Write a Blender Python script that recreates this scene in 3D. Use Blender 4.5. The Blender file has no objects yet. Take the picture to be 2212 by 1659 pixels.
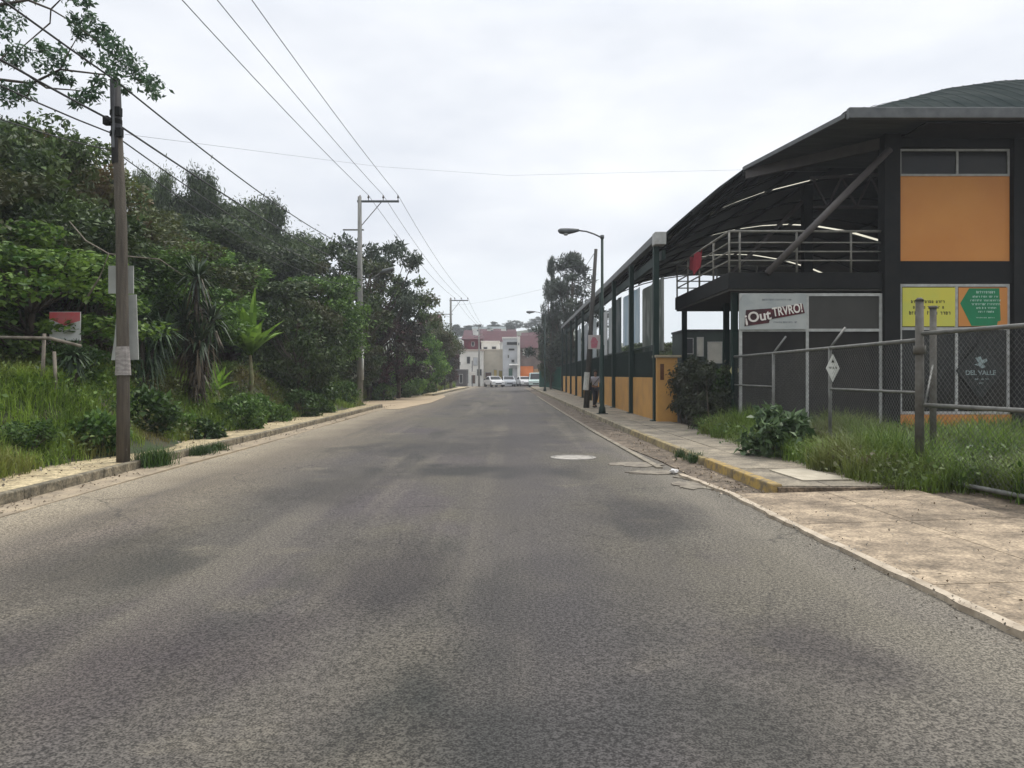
import bpy, bmesh, math, random
import numpy as np
from mathutils import Vector, Matrix

scene = bpy.context.scene
R = math.radians
# ------------------------------------------------------------ camera
cd = bpy.data.cameras.new("camera")
cam = bpy.data.objects.new("camera", cd)
scene.collection.objects.link(cam)
cam.location = (0, 0, 1.6)
cam.rotation_euler = (R(90), 0, 0)
cd.sensor_width = 36
cd.lens = 1703.0 / 2212.0 * 36
cd.shift_y = -19 / 2212.0
cd.clip_end = 3000
scene.camera = cam
# ------------------------------------------------------------ world and sun
SUN_EL, SUN_AZ = 58, 50          # azimuth from +Y towards +X
w = bpy.data.worlds.new("World")
scene.world = w
w.use_nodes = True
nt = w.node_tree
nt.nodes.clear()
def N(t, **k):
    n = nt.nodes.new(t)
    for a, b in k.items(): setattr(n, a, b)
    return n
out = N('ShaderNodeOutputWorld'); bg = N('ShaderNodeBackground'); bg.inputs[1].default_value = 0.1
sky = N('ShaderNodeTexSky', sky_type='NISHITA'); sky.sun_disc = False
sky.sun_elevation = R(SUN_EL); sky.sun_rotation = R(SUN_AZ)
tc = N('ShaderNodeTexCoord'); mp = N('ShaderNodeMapping'); mp.inputs['Scale'].default_value = (1.2, 1.2, 3.2)
mp.inputs['Rotation'].default_value = (0.1, 0.25, 0.4)
nz = N('ShaderNodeTexNoise'); nz.inputs['Scale'].default_value = 2.1; nz.inputs['Detail'].default_value = 5; nz.inputs['Roughness'].default_value = .5
cr = N('ShaderNodeValToRGB')
cr.color_ramp.elements[0].position = .36; cr.color_ramp.elements[0].color = (.66, .695, .76, 1)
cr.color_ramp.elements[1].position = .66; cr.color_ramp.elements[1].color = (.90, .915, .94, 1)
sep = N('ShaderNodeSeparateXYZ')
mr = N('ShaderNodeMapRange'); mr.inputs[1].default_value = .4; mr.inputs[2].default_value = 1.0; mr.inputs[3].default_value = 1.0; mr.inputs[4].default_value = 2.3
hz = N('ShaderNodeMapRange'); hz.inputs[1].default_value = .0; hz.inputs[2].default_value = .16; hz.inputs[3].default_value = 1.0; hz.inputs[4].default_value = 0
mixh = N('ShaderNodeMix', data_type='RGBA'); mixh.inputs[7].default_value = (.80, .88, .91, 1)
sc_ = N('ShaderNodeVectorMath', operation='SCALE')
sc10 = N('ShaderNodeVectorMath', operation='SCALE'); sc10.inputs[3].default_value = 10
mx = N('ShaderNodeMix', data_type='RGBA'); mx.inputs[0].default_value = .95
L = nt.links.new
L(tc.outputs['Generated'], mp.inputs[0]); L(mp.outputs[0], nz.inputs['Vector']); L(nz.outputs[0], cr.inputs[0])
L(tc.outputs['Generated'], sep.inputs[0]); L(sep.outputs[2], mr.inputs[0]); L(sep.outputs[2], hz.inputs[0])
L(hz.outputs[0], mixh.inputs[0]); L(cr.outputs[0], mixh.inputs[6])
L(mixh.outputs[2], sc_.inputs[0]); L(mr.outputs[0], sc_.inputs[3])
L(sc_.outputs[0], sc10.inputs[0]); L(sky.outputs[0], mx.inputs[6]); L(sc10.outputs[0], mx.inputs[7])
L(mx.outputs[2], bg.inputs[0]); L(bg.outputs[0], out.inputs[0])
sd = bpy.data.lights.new("sun", 'SUN'); sd.energy = 2.0; sd.angle = R(14); sd.color = (1, .95, .86)
sun = bpy.data.objects.new("sun", sd); scene.collection.objects.link(sun)
dsun = Vector((math.sin(R(SUN_AZ)) * math.cos(R(SUN_EL)), math.cos(R(SUN_AZ)) * math.cos(R(SUN_EL)), math.sin(R(SUN_EL))))
sun.rotation_euler = (-dsun).to_track_quat('-Z', 'Y').to_euler()
scene.view_settings.view_transform = 'Standard'
scene.view_settings.look = 'None'
scene.view_settings.exposure = 0.27
scene.view_settings.gamma = 1

# ------------------------------------------------------------ helpers
rng = np.random.default_rng(7)
random.seed(7)
F = 1703.0
def W(px, py, Y):
    """point at depth Y seen at (px, py) of the 2212 px wide measuring grid used for the survey"""
    return Vector(((px - 1106) / F * Y, Y, 1.6 + (810.5 - py) / F * Y))
_m = {}
def mat(name, col, col2=None, rough=.8, scale=3.0, detail=4, bump=0.0, bscale=40, metal=0.0, spec=.3, sv=(1, 1, 1), lo=.35, hi=.65, rand=0.0):
    if name in _m: return _m[name]
    m = bpy.data.materials.new(name); m.use_nodes = True
    t = m.node_tree; b = t.nodes['Principled BSDF']
    b.inputs['Roughness'].default_value = rough; b.inputs['Metallic'].default_value = metal
    b.inputs['Specular IOR Level'].default_value = spec
    if col2 is None: col2 = tuple(c * .8 for c in col)
    g = t.nodes.new('ShaderNodeNewGeometry'); mp = t.nodes.new('ShaderNodeMapping'); mp.inputs['Scale'].default_value = sv
    n = t.nodes.new('ShaderNodeTexNoise'); n.inputs['Scale'].default_value = scale; n.inputs['Detail'].default_value = detail; n.inputs['Roughness'].default_value = .6
    c = t.nodes.new('ShaderNodeValToRGB')
    c.color_ramp.elements[0].position = lo; c.color_ramp.elements[0].color = (*col, 1)
    c.color_ramp.elements[1].position = hi; c.color_ramp.elements[1].color = (*col2, 1)
    t.links.new(g.outputs['Position'], mp.inputs[0]); t.links.new(mp.outputs[0], n.inputs['Vector'])
    t.links.new(n.outputs[0], c.inputs[0]); t.links.new(c.outputs[0], b.inputs['Base Color'])
    if bump:
        n2 = t.nodes.new('ShaderNodeTexNoise'); n2.inputs['Scale'].default_value = bscale; n2.inputs['Detail'].default_value = 3
        bp = t.nodes.new('ShaderNodeBump'); bp.inputs['Strength'].default_value = bump; bp.inputs['Distance'].default_value = .02
        t.links.new(g.outputs['Position'], n2.inputs['Vector'])
        t.links.new(n2.outputs[0], bp.inputs['Height']); t.links.new(bp.outputs[0], b.inputs['Normal'])
    _m[name] = m
    return m
def leafmat(name, dark, light, hue2=None, trans=.3, cs=.7):
    """dark/light: leaf colours; a clump-scale and a leaf-scale noise mix them, hue2 is a third colour in patches"""
    if name in _m: return _m[name]
    m = bpy.data.materials.new(name); m.use_nodes = True
    t = m.node_tree; t.nodes.clear(); A = t.nodes.new; K = t.links.new
    o = A('ShaderNodeOutputMaterial'); d = A('ShaderNodeBsdfPrincipled'); tr = A('ShaderNodeBsdfTranslucent'); ms = A('ShaderNodeMixShader')
    d.inputs['Roughness'].default_value = .5; d.inputs['Specular IOR Level'].default_value = .35; ms.inputs[0].default_value = trans
    g = A('ShaderNodeNewGeometry'); oi = A('ShaderNodeObjectInfo')
    n1 = A('ShaderNodeTexNoise'); n1.inputs['Scale'].default_value = cs; n1.inputs['Detail'].default_value = 2
    ma = A('ShaderNodeMath'); ma.operation = 'MULTIPLY_ADD'; ma.inputs[1].default_value = .5; 
    c = A('ShaderNodeValToRGB'); c.color_ramp.elements[0].position = .38; c.color_ramp.elements[0].color = (*dark, 1)
    c.color_ramp.elements[1].position = .85; c.color_ramp.elements[1].color = (*light, 1)
    K(g.outputs['Random Per Island'], ma.inputs[0]); K(n1.outputs[0], ma.inputs[2]); K(g.outputs['Position'], n1.inputs['Vector'])
    sub = A('ShaderNodeMath'); sub.operation = 'SUBTRACT'; sub.inputs[1].default_value = .15
    K(ma.outputs[0], sub.inputs[0]); K(sub.outputs[0], c.inputs[0])
    col = c.outputs[0]
    if hue2:
        n3 = A('ShaderNodeTexNoise'); n3.inputs['Scale'].default_value = .45; K(g.outputs['Position'], n3.inputs['Vector'])
        r3 = A('ShaderNodeMapRange'); r3.inputs[1].default_value = .5; r3.inputs[2].default_value = .65; K(n3.outputs[0], r3.inputs[0])
        mm = A('ShaderNodeMix'); mm.data_type = 'RGBA'; mm.inputs[7].default_value = (*hue2, 1)
        K(r3.outputs[0], mm.inputs[0]); K(col, mm.inputs[6]); col = mm.outputs[2]
    hs = A('ShaderNodeHueSaturation'); mr_ = A('ShaderNodeMapRange'); mr_.inputs[3].default_value = .7; mr_.inputs[4].default_value = 1.25
    K(oi.outputs['Random'], mr_.inputs[0]); K(mr_.outputs[0], hs.inputs['Value']); K(col, hs.inputs['Color'])
    K(hs.outputs[0], d.inputs['Base Color']); K(hs.outputs[0], tr.inputs[0])
    K(d.outputs[0], ms.inputs[1]); K(tr.outputs[0], ms.inputs[2]); K(ms.outputs[0], o.inputs[0])
    _m[name] = m
    return m
def link(name, me, m=None, parent=None):
    if m is not None and not me.materials: me.materials.append(m)
    o = bpy.data.objects.new(name, me); scene.collection.objects.link(o)
    if parent is not None: o.parent = parent
    return o
def tag(o, label=None, cat=None, group=None, kind=None):
    if label: o['label'] = label
    if cat: o['category'] = cat
    if group: o['group'] = group
    if kind: o['kind'] = kind
    return o
def empty(name, loc=(0, 0, 0), rz=0.0, label=None, cat=None, group=None):
    o = bpy.data.objects.new(name, None); scene.collection.objects.link(o)
    o.location = loc; o.rotation_euler.z = rz; o.empty_display_size = .2
    return tag(o, label, cat, group)
def copy_tree(o, parent=None, label=None):
    c = o.copy(); scene.collection.objects.link(c); c.parent = parent
    if label: c['label'] = label
    for ch in list(o.children): copy_tree(ch, c)
    return c
class MB:
    def __init__(s): s.v = []; s.f = []
    def add(s, vs, fs):
        k = len(s.v); s.v += [tuple(x) for x in vs]; s.f += [tuple(i + k for i in f) for f in fs]; return s
    def box(s, x0, x1, y0, y1, z0, z1, M=None):
        vs = [Vector(p) for p in ((x0, y0, z0), (x1, y0, z0), (x1, y1, z0), (x0, y1, z0), (x0, y0, z1), (x1, y0, z1), (x1, y1, z1), (x0, y1, z1))]
        if M is not None: vs = [M @ p for p in vs]
        return s.add(vs, [(0, 3, 2, 1), (4, 5, 6, 7), (0, 1, 5, 4), (1, 2, 6, 5), (2, 3, 7, 6), (3, 0, 4, 7)])
    def bar(s, p0, p1, w_, h_=None, up=(0, 0, 1)):
        h_ = h_ or w_
        p0 = Vector(p0); p1 = Vector(p1); d = (p1 - p0).normalized(); u = Vector(up)
        if abs(d.dot(u)) > .98: u = Vector((0, 1, 0))
        a = d.cross(u).normalized() * w_ / 2; b = a.cross(d).normalized() * h_ / 2
        vs = [p + q for p in (p0, p1) for q in (-a - b, a - b, a + b, -a + b)]
        return s.add(vs, [(0, 3, 2, 1), (4, 5, 6, 7), (0, 1, 5, 4), (1, 2, 6, 5), (2, 3, 7, 6), (3, 0, 4, 7)])
    def tube(s, pts, r, n=8, cap=True):
        pts = [Vector(p) for p in pts]; rs = r if isinstance(r, (list, tuple)) else [r] * len(pts)
        vs = []; fs = []
        for i, p in enumerate(pts):
            d = (pts[min(i + 1, len(pts) - 1)] - pts[max(i - 1, 0)]).normalized()
            u = Vector((0, 0, 1)) if abs(d.z) < .95 else Vector((1, 0, 0))
            a = d.cross(u).normalized(); b = d.cross(a)
            for k in range(n):
                t = 2 * math.pi * k / n; vs.append(p + (a * math.cos(t) + b * math.sin(t)) * rs[i])
        for i in range(len(pts) - 1):
            for k in range(n):
                fs.append((i * n + k, i * n + (k + 1) % n, (i + 1) * n + (k + 1) % n, (i + 1) * n + k))
        if cap: fs.append(tuple(range(n))[::-1]); fs.append(tuple(range((len(pts) - 1) * n, len(pts) * n)))
        return s.add(vs, fs)
    def prism(s, poly, off):
        """poly: 3-d loop; off: extrusion vector"""
        n = len(poly); off = Vector(off)
        vs = [Vector(p) for p in poly] + [Vector(p) + off for p in poly]
        fs = [tuple(range(n)), tuple(range(2 * n - 1, n - 1, -1))] + [(i, i + n, (i + 1) % n + n, (i + 1) % n) for i in range(n)]
        return s.add(vs, fs)
    def mesh(s, name, smooth=False, bevel=0):
        me = bpy.data.meshes.new(name); me.from_pydata(s.v, [], s.f)
        bm = bmesh.new(); bm.from_mesh(me); bmesh.ops.recalc_face_normals(bm, faces=bm.faces)
        bm.to_mesh(me); bm.free()
        if smooth: me.polygons.foreach_set('use_smooth', [True] * len(me.polygons))
        me.update(); return me
    def build(s, name, m, parent=None, smooth=False, bevel=0):
        o = link(name, s.mesh(name, smooth), m, parent)
        if bevel:
            b = o.modifiers.new('bevel', 'BEVEL'); b.width = bevel; b.segments = 2; b.limit_method = 'ANGLE'
        return o
def quads_mesh(name, V):
    """V: (n,4,3) array of loose quads"""
    n = V.shape[0]; me = bpy.data.meshes.new(name)
    me.vertices.add(n * 4); me.vertices.foreach_set('co', V.reshape(-1).astype(np.float32))
    me.loops.add(n * 4); me.loops.foreach_set('vertex_index', np.arange(n * 4, dtype=np.int32))
    me.polygons.add(n); me.polygons.foreach_set('loop_start', np.arange(0, n * 4, 4, dtype=np.int32))
    me.update(calc_edges=True); me.validate(); return me
def unit(a): return a / np.maximum(np.linalg.norm(a, axis=-1, keepdims=True), 1e-6)
def leaves(P, ln, wd, rg, up=.3, droop=0.0, jit=.35):
    """rhombic leaves at points P; axis random, biased downwards by droop"""
    n = len(P); ax = unit(rg.normal(size=(n, 3)) + np.array([0, 0, -droop]))
    nm = unit(rg.normal(size=(n, 3)) + np.array([0, 0, up * 3])); sd_ = unit(np.cross(ax, nm))
    l = (ln * (1 + jit * rg.normal(size=(n, 1)).clip(-1.5, 1.5))); wv = wd * l / ln
    fold = unit(np.cross(sd_, ax)) * wv * .25
    return np.stack([P, P + ax * l * .45 + sd_ * wv / 2 + fold, P + ax * l, P + ax * l * .45 - sd_ * wv / 2 + fold], 1)
def blades(P, h, wd, rg, lean=.35):
    n = len(P); hh = h * (0.6 + .8 * rg.random((n, 1))); az = rg.random(n) * 2 * np.pi
    s_ = np.stack([np.cos(az), np.sin(az), np.zeros(n)], 1); f_ = np.stack([-np.sin(az), np.cos(az), np.zeros(n)], 1)
    le = lean * (rg.random((n, 1)) + .15)
    m_ = P + np.array([0, 0, 1]) * hh * .6 + f_ * hh * le * .4
    t_ = P + np.array([0, 0, 1]) * hh * (1 - .3 * le) + f_ * hh * le * 1.3
    q1 = np.stack([P - s_ * wd / 2, P + s_ * wd / 2, m_ + s_ * wd * .35, m_ - s_ * wd * .35], 1)
    q2 = np.stack([m_ - s_ * wd * .35, m_ + s_ * wd * .35, t_ + s_ * wd * .06, t_ - s_ * wd * .06], 1)
    return np.concatenate([q1, q2])
def clump_points(C, Rd, n, rg, inner=.35):
    i = rg.integers(0, len(C), n); d = unit(rg.normal(size=(n, 3)))
    return C[i] + d * (Rd[i][:, None] * (inner + (1 - inner) * rg.random((n, 1)) ** .5)) * np.array([1, 1, .75])

# ------------------------------------------------------------ terrain
def sstep(a, b, x):
    t = np.clip((x - a) / (b - a), 0, 1); return t * t * (3 - 2 * t)
def th(X, Y):
    """height of the ground left of the road"""
    X = np.asarray(X, float); Y = np.asarray(Y, float)
    d = -X - 7.25 - .35 * np.sin(Y * .31) - .2 * np.sin(Y * 1.1)
    d = d - 1.6 * sstep(38, 43, Y) * (1 - sstep(58, 64, Y))
    bank = 1.45 - .6 * sstep(30, 50, Y)
    z = .1 + bank * sstep(0, 2.4, d) + .12 * np.clip(d - 2, 0, 6) + .5 * np.clip(d - 7, 0, 26) * (1 - .75 * sstep(50, 85, Y))
    z = z + .12 * np.sin(X * 1.7 + Y * .6) * sstep(.3, 2, d) + .1 * np.sin(Y * 1.3 - X) * sstep(.3, 2, d)
    return np.where(d < 0, -.06, z)
def grid(xs, ys, fz, name, m, smooth=True):
    X, Y = np.meshgrid(xs, ys); Z = fz(X, Y) if callable(fz) else np.full(X.shape, float(fz))
    nx, ny = len(xs), len(ys)
    vs = np.stack([X, Y, Z], -1).reshape(-1, 3)
    fs = [(j * nx + i, j * nx + i + 1, (j + 1) * nx + i + 1, (j + 1) * nx + i) for j in range(ny - 1) for i in range(nx - 1)]
    me = bpy.data.meshes.new(name); me.from_pydata(vs.tolist(), [], fs)
    if smooth: me.polygons.foreach_set('use_smooth', [True] * len(me.polygons))
    return link(name, me, m)
M_ground = mat('soil_and_weeds', (.055, .06, .03), (.10, .085, .05), scale=1.3, bump=.4, bscale=8)
M_bank = mat('bank_soil', (.03, .045, .015), (.06, .05, .03), scale=1.6, bump=.5, bscale=9)
tag(grid([-600, -300, -60, -7, 4, 60, 300, 600], [-120, -20, 0, 60, 120, 400, 700], -.08, 'ground', M_ground, False), kind='structure')
xs = np.concatenate([np.arange(-75, -14, 2.5), np.arange(-14, -6.6, .3)])
tag(grid(xs, np.arange(-14, 106, .8), th, 'hillside', M_bank), kind='structure')
def farhill(X, Y):
    return -1 + 17.5 * np.exp(-((Y - 265) / 75) ** 2) * (.8 + .2 * np.sin(X * .03 + 1)) * (1 - .35 * sstep(10, 60, X)) + 1.0 * np.sin(X * .13)
tag(grid(np.arange(-220, 221, 10), np.arange(160, 380, 10), farhill, 'hill', mat('far_hill', (.05, .07, .045), (.09, .09, .06), scale=.15)), kind='structure')

# asphalt
def asphalt():
    m = bpy.data.materials.new('worn_asphalt'); m.use_nodes = True; t = m.node_tree; A = t.nodes.new; K = t.links.new
    b = t.nodes['Principled BSDF']; b.inputs['Roughness'].default_value = .85; b.inputs['Specular IOR Level'].default_value = .25
    g = A('ShaderNodeNewGeometry'); P = g.outputs['Position']
    def noise(scale, det=3, sv=(1, 1, 1), off=(0, 0, 0)):
        mp = A('ShaderNodeMapping'); mp.inputs['Scale'].default_value = sv; mp.inputs['Location'].default_value = off; K(P, mp.inputs[0])
        n = A('ShaderNodeTexNoise'); n.inputs['Scale'].default_value = scale; n.inputs['Detail'].default_value = det; K(mp.outputs[0], n.inputs['Vector']); return n.outputs[0]
    def rng_(x, a, b_, c=0.0, d=1.0):
        r = A('ShaderNodeMapRange'); r.inputs[1].default_value = a; r.inputs[2].default_value = b_; r.inputs[3].default_value = c; r.inputs[4].default_value = d; K(x, r.inputs[0]); return r.outputs[0]
    def mixc(f, c1, c2):
        x = A('ShaderNodeMix'); x.data_type = 'RGBA'
        if isinstance(f, float): x.inputs[0].default_value = f
        else: K(f, x.inputs[0])
        for i, c in ((6, c1), (7, c2)):
            if isinstance(c, tuple): x.inputs[i].default_value = (*c, 1)
            else: K(c, x.inputs[i])
        return x.outputs[2]
    def mth(op, a, b_):
        x = A('ShaderNodeMath'); x.operation = op
        for i, v in ((0, a), (1, b_)):
            if isinstance(v, float): x.inputs[i].default_value = v
            else: K(v, x.inputs[i])
        return x.outputs[0]
    col = mixc(rng_(noise(.5, 3, (1, .5, 1)), .35, .65), (.086, .077, .060), (.074, .067, .061))
    col = mixc(rng_(noise(.42, 3, (1, .45, 1), (5, 3, 0)), .52, .63, 0, .7), col, (.070, .060, .062))      # purple-grey worn patches
    col = mixc(rng_(noise(.8, 4, (1, .35, 1), (9, 1, 0)), .55, .68, 0, .9), col, (.040, .039, .034))    # oily wheel-path stains
    col = mixc(rng_(noise(1.1, 4, (.8, 1, 1), (2, 7, 0)), .60, .74, 0, .6), col, (.150, .132, .098))       # dusty light areas
    sx = A('ShaderNodeSeparateXYZ'); K(P, sx.inputs[0]); X = sx.outputs[0]
    wob = mth('MULTIPLY', noise(.6, 4), 1.6)
    le = rng_(mth('ADD', X, wob), -5.6, -3.9, 1.0, 0.0)
    re = rng_(mth('SUBTRACT', X, wob), .6, 2.0, 0.0, .55)
    col = mixc(rng_(X, -3.0, -5.6, 0, .85), col, (.20, .165, .12))
    col = mixc(rng_(noise(.9, 2, (1, .05, 1), (4, 4, 0)), .5, .62, 0, .45), col, (.066, .059, .055))
    col = mixc(rng_(noise(1.5, 2, (1, .04, 1), (8, 2, 0)), .56, .66, 0, .35), col, (.15, .133, .105))
    col = mixc(le, col, (.30, .26, .19)); col = mixc(re, col, (.185, .165, .13))
    # worn dark bands and patches where the wheels and old repairs run
    def spot(col, cx, cy, rx, ry, amt, dark):
        mp = A('ShaderNodeMapping'); mp.vector_type = 'POINT'; mp.inputs['Location'].default_value = (-cx / rx, -cy / ry, 0); mp.inputs['Scale'].default_value = (1 / rx, 1 / ry, 0); K(P, mp.inputs[0])
        ln = A('ShaderNodeVectorMath'); ln.operation = 'LENGTH'; K(mp.outputs[0], ln.inputs[0])
        d = mth('ADD', ln.outputs['Value'], mth('MULTIPLY', mth('SUBTRACT', noise(1.3, 5, (1, .6, 1), (cx, cy, 0)), .5), 2.2))
        return mixc(rng_(d, .35, 1.15, min(1, amt * 1.25), 0), col, tuple(v * .72 for v in dark))
    for q in ((.1, 3.6, .9, .9, .85, (.040, .041, .037)), (.35, 5.4, .7, 1.6, .6, (.05, .047, .045)), (-2.2, 4.5, 1.0, .9, .6, (.064, .053, .055)), (-1.1, 6.4, .7, 1.3, .55, (.055, .048, .048)), (-.6, 13.2, 2.2, 1.1, .8, (.052, .05, .046)),
              (-1.2, 17.5, 2.2, 2.0, .6, (.055, .052, .05)), (.3, 20, 1.6, 2.5, .6, (.06, .056, .054)), (1.7, 4.6, .6, .7, .55, (.058, .05, .05)), (-3.6, 6.8, .8, 1.5, .5, (.06, .055, .045)), (-2.6, 11.0, 1.0, 1.6, .5, (.06, .055, .048)), (1.4, 9.0, .8, 1.5, .4, (.065, .058, .055)), (0, 30, 2.0, 5, .5, (.066, .062, .06)), (-3.4, 3.4, 1.0, .8, .5, (.05, .048, .04))):
        col = spot(col, *q)
    # long dark tar joint down the middle of the road
    cj = rng_(mth('ABSOLUTE', mth('ADD', X, mth('MULTIPLY', noise(.5, 2, (1, 1, 1), (3, 0, 0)), -.7)), 0.0), .05, .75, .5, 0)
    col = mixc(cj, col, (.062, .056, .056))
    def crack(scale, off, wdt, amt, col):
        nn = A('ShaderNodeTexNoise'); nn.inputs['Scale'].default_value = 1.6; nn.inputs['Detail'].default_value = 4; K(P, nn.inputs['Vector'])
        va = A('ShaderNodeVectorMath'); va.operation = 'MULTIPLY_ADD'; va.inputs[1].default_value = (.9, .9, 0); K(nn.outputs['Color'], va.inputs[0]); K(P, va.inputs[2])
        vo = A('ShaderNodeTexVoronoi'); vo.feature = 'DISTANCE_TO_EDGE'; vo.inputs['Scale'].default_value = scale
        mp = A('ShaderNodeMapping'); mp.inputs['Location'].default_value = off; mp.inputs['Scale'].default_value = (1, .55, 1); K(va.outputs[0], mp.inputs[0]); K(mp.outputs[0], vo.inputs['Vector'])
        f = mth('MULTIPLY', rng_(vo.outputs['Distance'], 0.0, wdt, amt, 0), rng_(noise(.5, 2, (1, 1, 1), off), .46, .56))
        return mixc(f, col, (.028, .026, .024))
    col = crack(.55, (3, 1, 0), .007, .6, col); col = crack(1.7, (9, 5, 0), .013, .35, col)
    sp = rng_(mth('ADD', mth('MULTIPLY', noise(95, 2), .62), mth('MULTIPLY', noise(38, 2, (1, 1, 1), (2, 2, 2)), .38)), .42, .60); col2 = A('ShaderNodeVectorMath'); col2.operation = 'SCALE'; K(col, col2.inputs[0])
    K(rng_(sp, 0, 1, .40, 1.68), col2.inputs[3])
    K(col2.outputs[0], b.inputs['Base Color'])
    bp = A('ShaderNodeBump'); bp.inputs['Strength'].default_value = .6; bp.inputs['Distance'].default_value = .008
    K(noise(62, 2), bp.inputs['Height']); K(bp.outputs[0], b.inputs['Normal'])
    return m
M_asph = asphalt()
tag(grid(np.arange(-6.6, 3.61, .6), np.concatenate([np.arange(-12, 30, 1), np.arange(30, 112, 4)]), lambda X, Y: .0 + .012 * np.sin(X * 1.3) * np.sin(Y * .5), 'road', M_asph), kind='structure')
cross = MB().box(-60, 60, 100, 116, -.02, .0); tag(cross.build('cross_street', M_asph), kind='structure')

# right-hand pavement, kerb, gutter
KX = np.array([[10.4, 3.42], [14.6, 3.30], [22, 3.12], [35, 2.95], [55, 2.75], [74, 2.55], [98, 2.3]])
def kx(y): return float(np.interp(y, KX[:, 0], KX[:, 1]))
M_pave = mat('pavement_concrete', (.31, .265, .195), (.15, .13, .10), scale=1.3, detail=6, bump=.25, bscale=30, lo=.35, hi=.7)
M_kerb = mat('kerb_concrete', (.36, .31, .21), (.17, .145, .10), scale=2.5, detail=6, bump=.3)
M_dirt = mat('gutter_dirt', (.07, .053, .036), (.20, .155, .11), scale=2.6, detail=7, bump=.6, bscale=25)
M_yel = mat('worn_yellow_paint', (.40, .27, .075), (.17, .135, .085), scale=6, detail=7, bump=.4, lo=.38, hi=.60)
ysr = [10.4, 12, 14.6, 18, 22, 28, 35, 45, 55, 65, 74, 85, 98]
def strip(ys, fx0, fx1, z0, z1, m, name):
    b = MB()
    for a, c in zip(ys[:-1], ys[1:]):
        vs = [(fx0(a), a, z0), (fx1(a), a, z0), (fx1(c), c, z0), (fx0(c), c, z0)]
        vs += [(x, y, z1) for x, y, _ in vs]
        b.add(vs, [(0, 3, 2, 1), (4, 5, 6, 7), (0, 1, 5, 4), (1, 2, 6, 5), (2, 3, 7, 6), (3, 0, 4, 7)])
    return b.build(name, m)
# slabs of the pavement, each bay separated by a joint
pv = MB(); y = 10.45
while y < 96:
    L_ = 1.9
    for (u0, u1) in ((.16, .8), (.82, 1.95)) if y < 40 else ((.16, 2.1),):
        a, c = y + .012, min(y + L_ - .012, 97)
        zz = .135 + random.uniform(-.006, .006)
        pv.add([(kx(a) + u0, a, 0), (kx(a) + u1, a, 0), (kx(c) + u1, c, 0), (kx(c) + u0, c, 0), (kx(a) + u0, a, zz), (kx(a) + u1, a, zz), (kx(c) + u1, c, zz), (kx(c) + u0, c, zz)],
               [(4, 5, 6, 7), (0, 1, 5, 4), (1, 2, 6, 5), (2, 3, 7, 6), (3, 0, 4, 7)])
    y += L_
tag(pv.build('sidewalk', M_pave), kind='structure')
tag(strip(ysr, lambda y: kx(y) + .1, lambda y: kx(y) + 2.15, -.05, .118, M_dirt, 'sidewalk_bed'), kind='structure')
kb = MB(); y = 21.16
while y < 97:
    a, c = y + .01, min(y + 2.4, 97.5); j = random.uniform(-.012, .012)
    kb.add([(kx(a) + j, a, -.05), (kx(a) + .15, a, -.05), (kx(c) + .15, c, -.05), (kx(c) + j, c, -.05), (kx(a) + j + .02, a, .15), (kx(a) + .15, a, .15), (kx(c) + .15, c, .15), (kx(c) + j + .02, c, .15)],
           [(4, 5, 6, 7), (0, 1, 5, 4), (1, 2, 6, 5), (2, 3, 7, 6), (3, 0, 4, 7)])
    y += 2.42
tag(kb.build('kerb', M_kerb, bevel=.015), kind='structure')
yk = MB()
for a, c in ((10.45, 12.1), (12.13, 13.7)):
    yk.add([(kx(a), a, -.05), (kx(a) + .17, a, -.05), (kx(c) + .17, c, -.05), (kx(c), c, -.05), (kx(a) + .02, a, .158), (kx(a) + .17, a, .158), (kx(c) + .17, c, .158), (kx(c) + .02, c, .158)],
           [(4, 5, 6, 7), (0, 1, 5, 4), (1, 2, 6, 5), (2, 3, 7, 6), (3, 0, 4, 7)])
tag(yk.build('painted_kerb', M_yel, bevel=.02), kind='structure')
fk = MB()
for a, c in ((13.9, 16.3), (16.32, 18.7), (18.74, 21.1)):
    fk.add([(kx(a), a, -.05), (kx(a) + .16, a, -.05), (kx(c) + .16, c, -.05), (kx(c), c, -.05), (kx(a) + .03, a, .148), (kx(a) + .16, a, .148), (kx(c) + .16, c, .148), (kx(c) + .03, c, .148)],
           [(4, 5, 6, 7), (0, 1, 5, 4), (1, 2, 6, 5), (2, 3, 7, 6), (3, 0, 4, 7)])
tag(fk.build('kerb', mat('faded_yellow_kerb', (.34, .27, .13), (.15, .12, .075), scale=5, detail=7, bump=.4, lo=.38, hi=.62), bevel=.02), kind='structure')
tag(strip(ysr, lambda y: kx(y) - (.75 if y > 16 else .55), lambda y: kx(y) + .03, -.05, .016, M_dirt, 'gutter'), kind='structure')
tag(strip([13.5, 14.6, 18, 22, 28, 35, 45, 60], lambda y: kx(y) - .86, lambda y: kx(y) - .75, -.05, .03, mat('edge_concrete', (.27, .235, .18), (.13, .11, .085), scale=3, detail=7), 'road_edging'), kind='structure')
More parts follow.
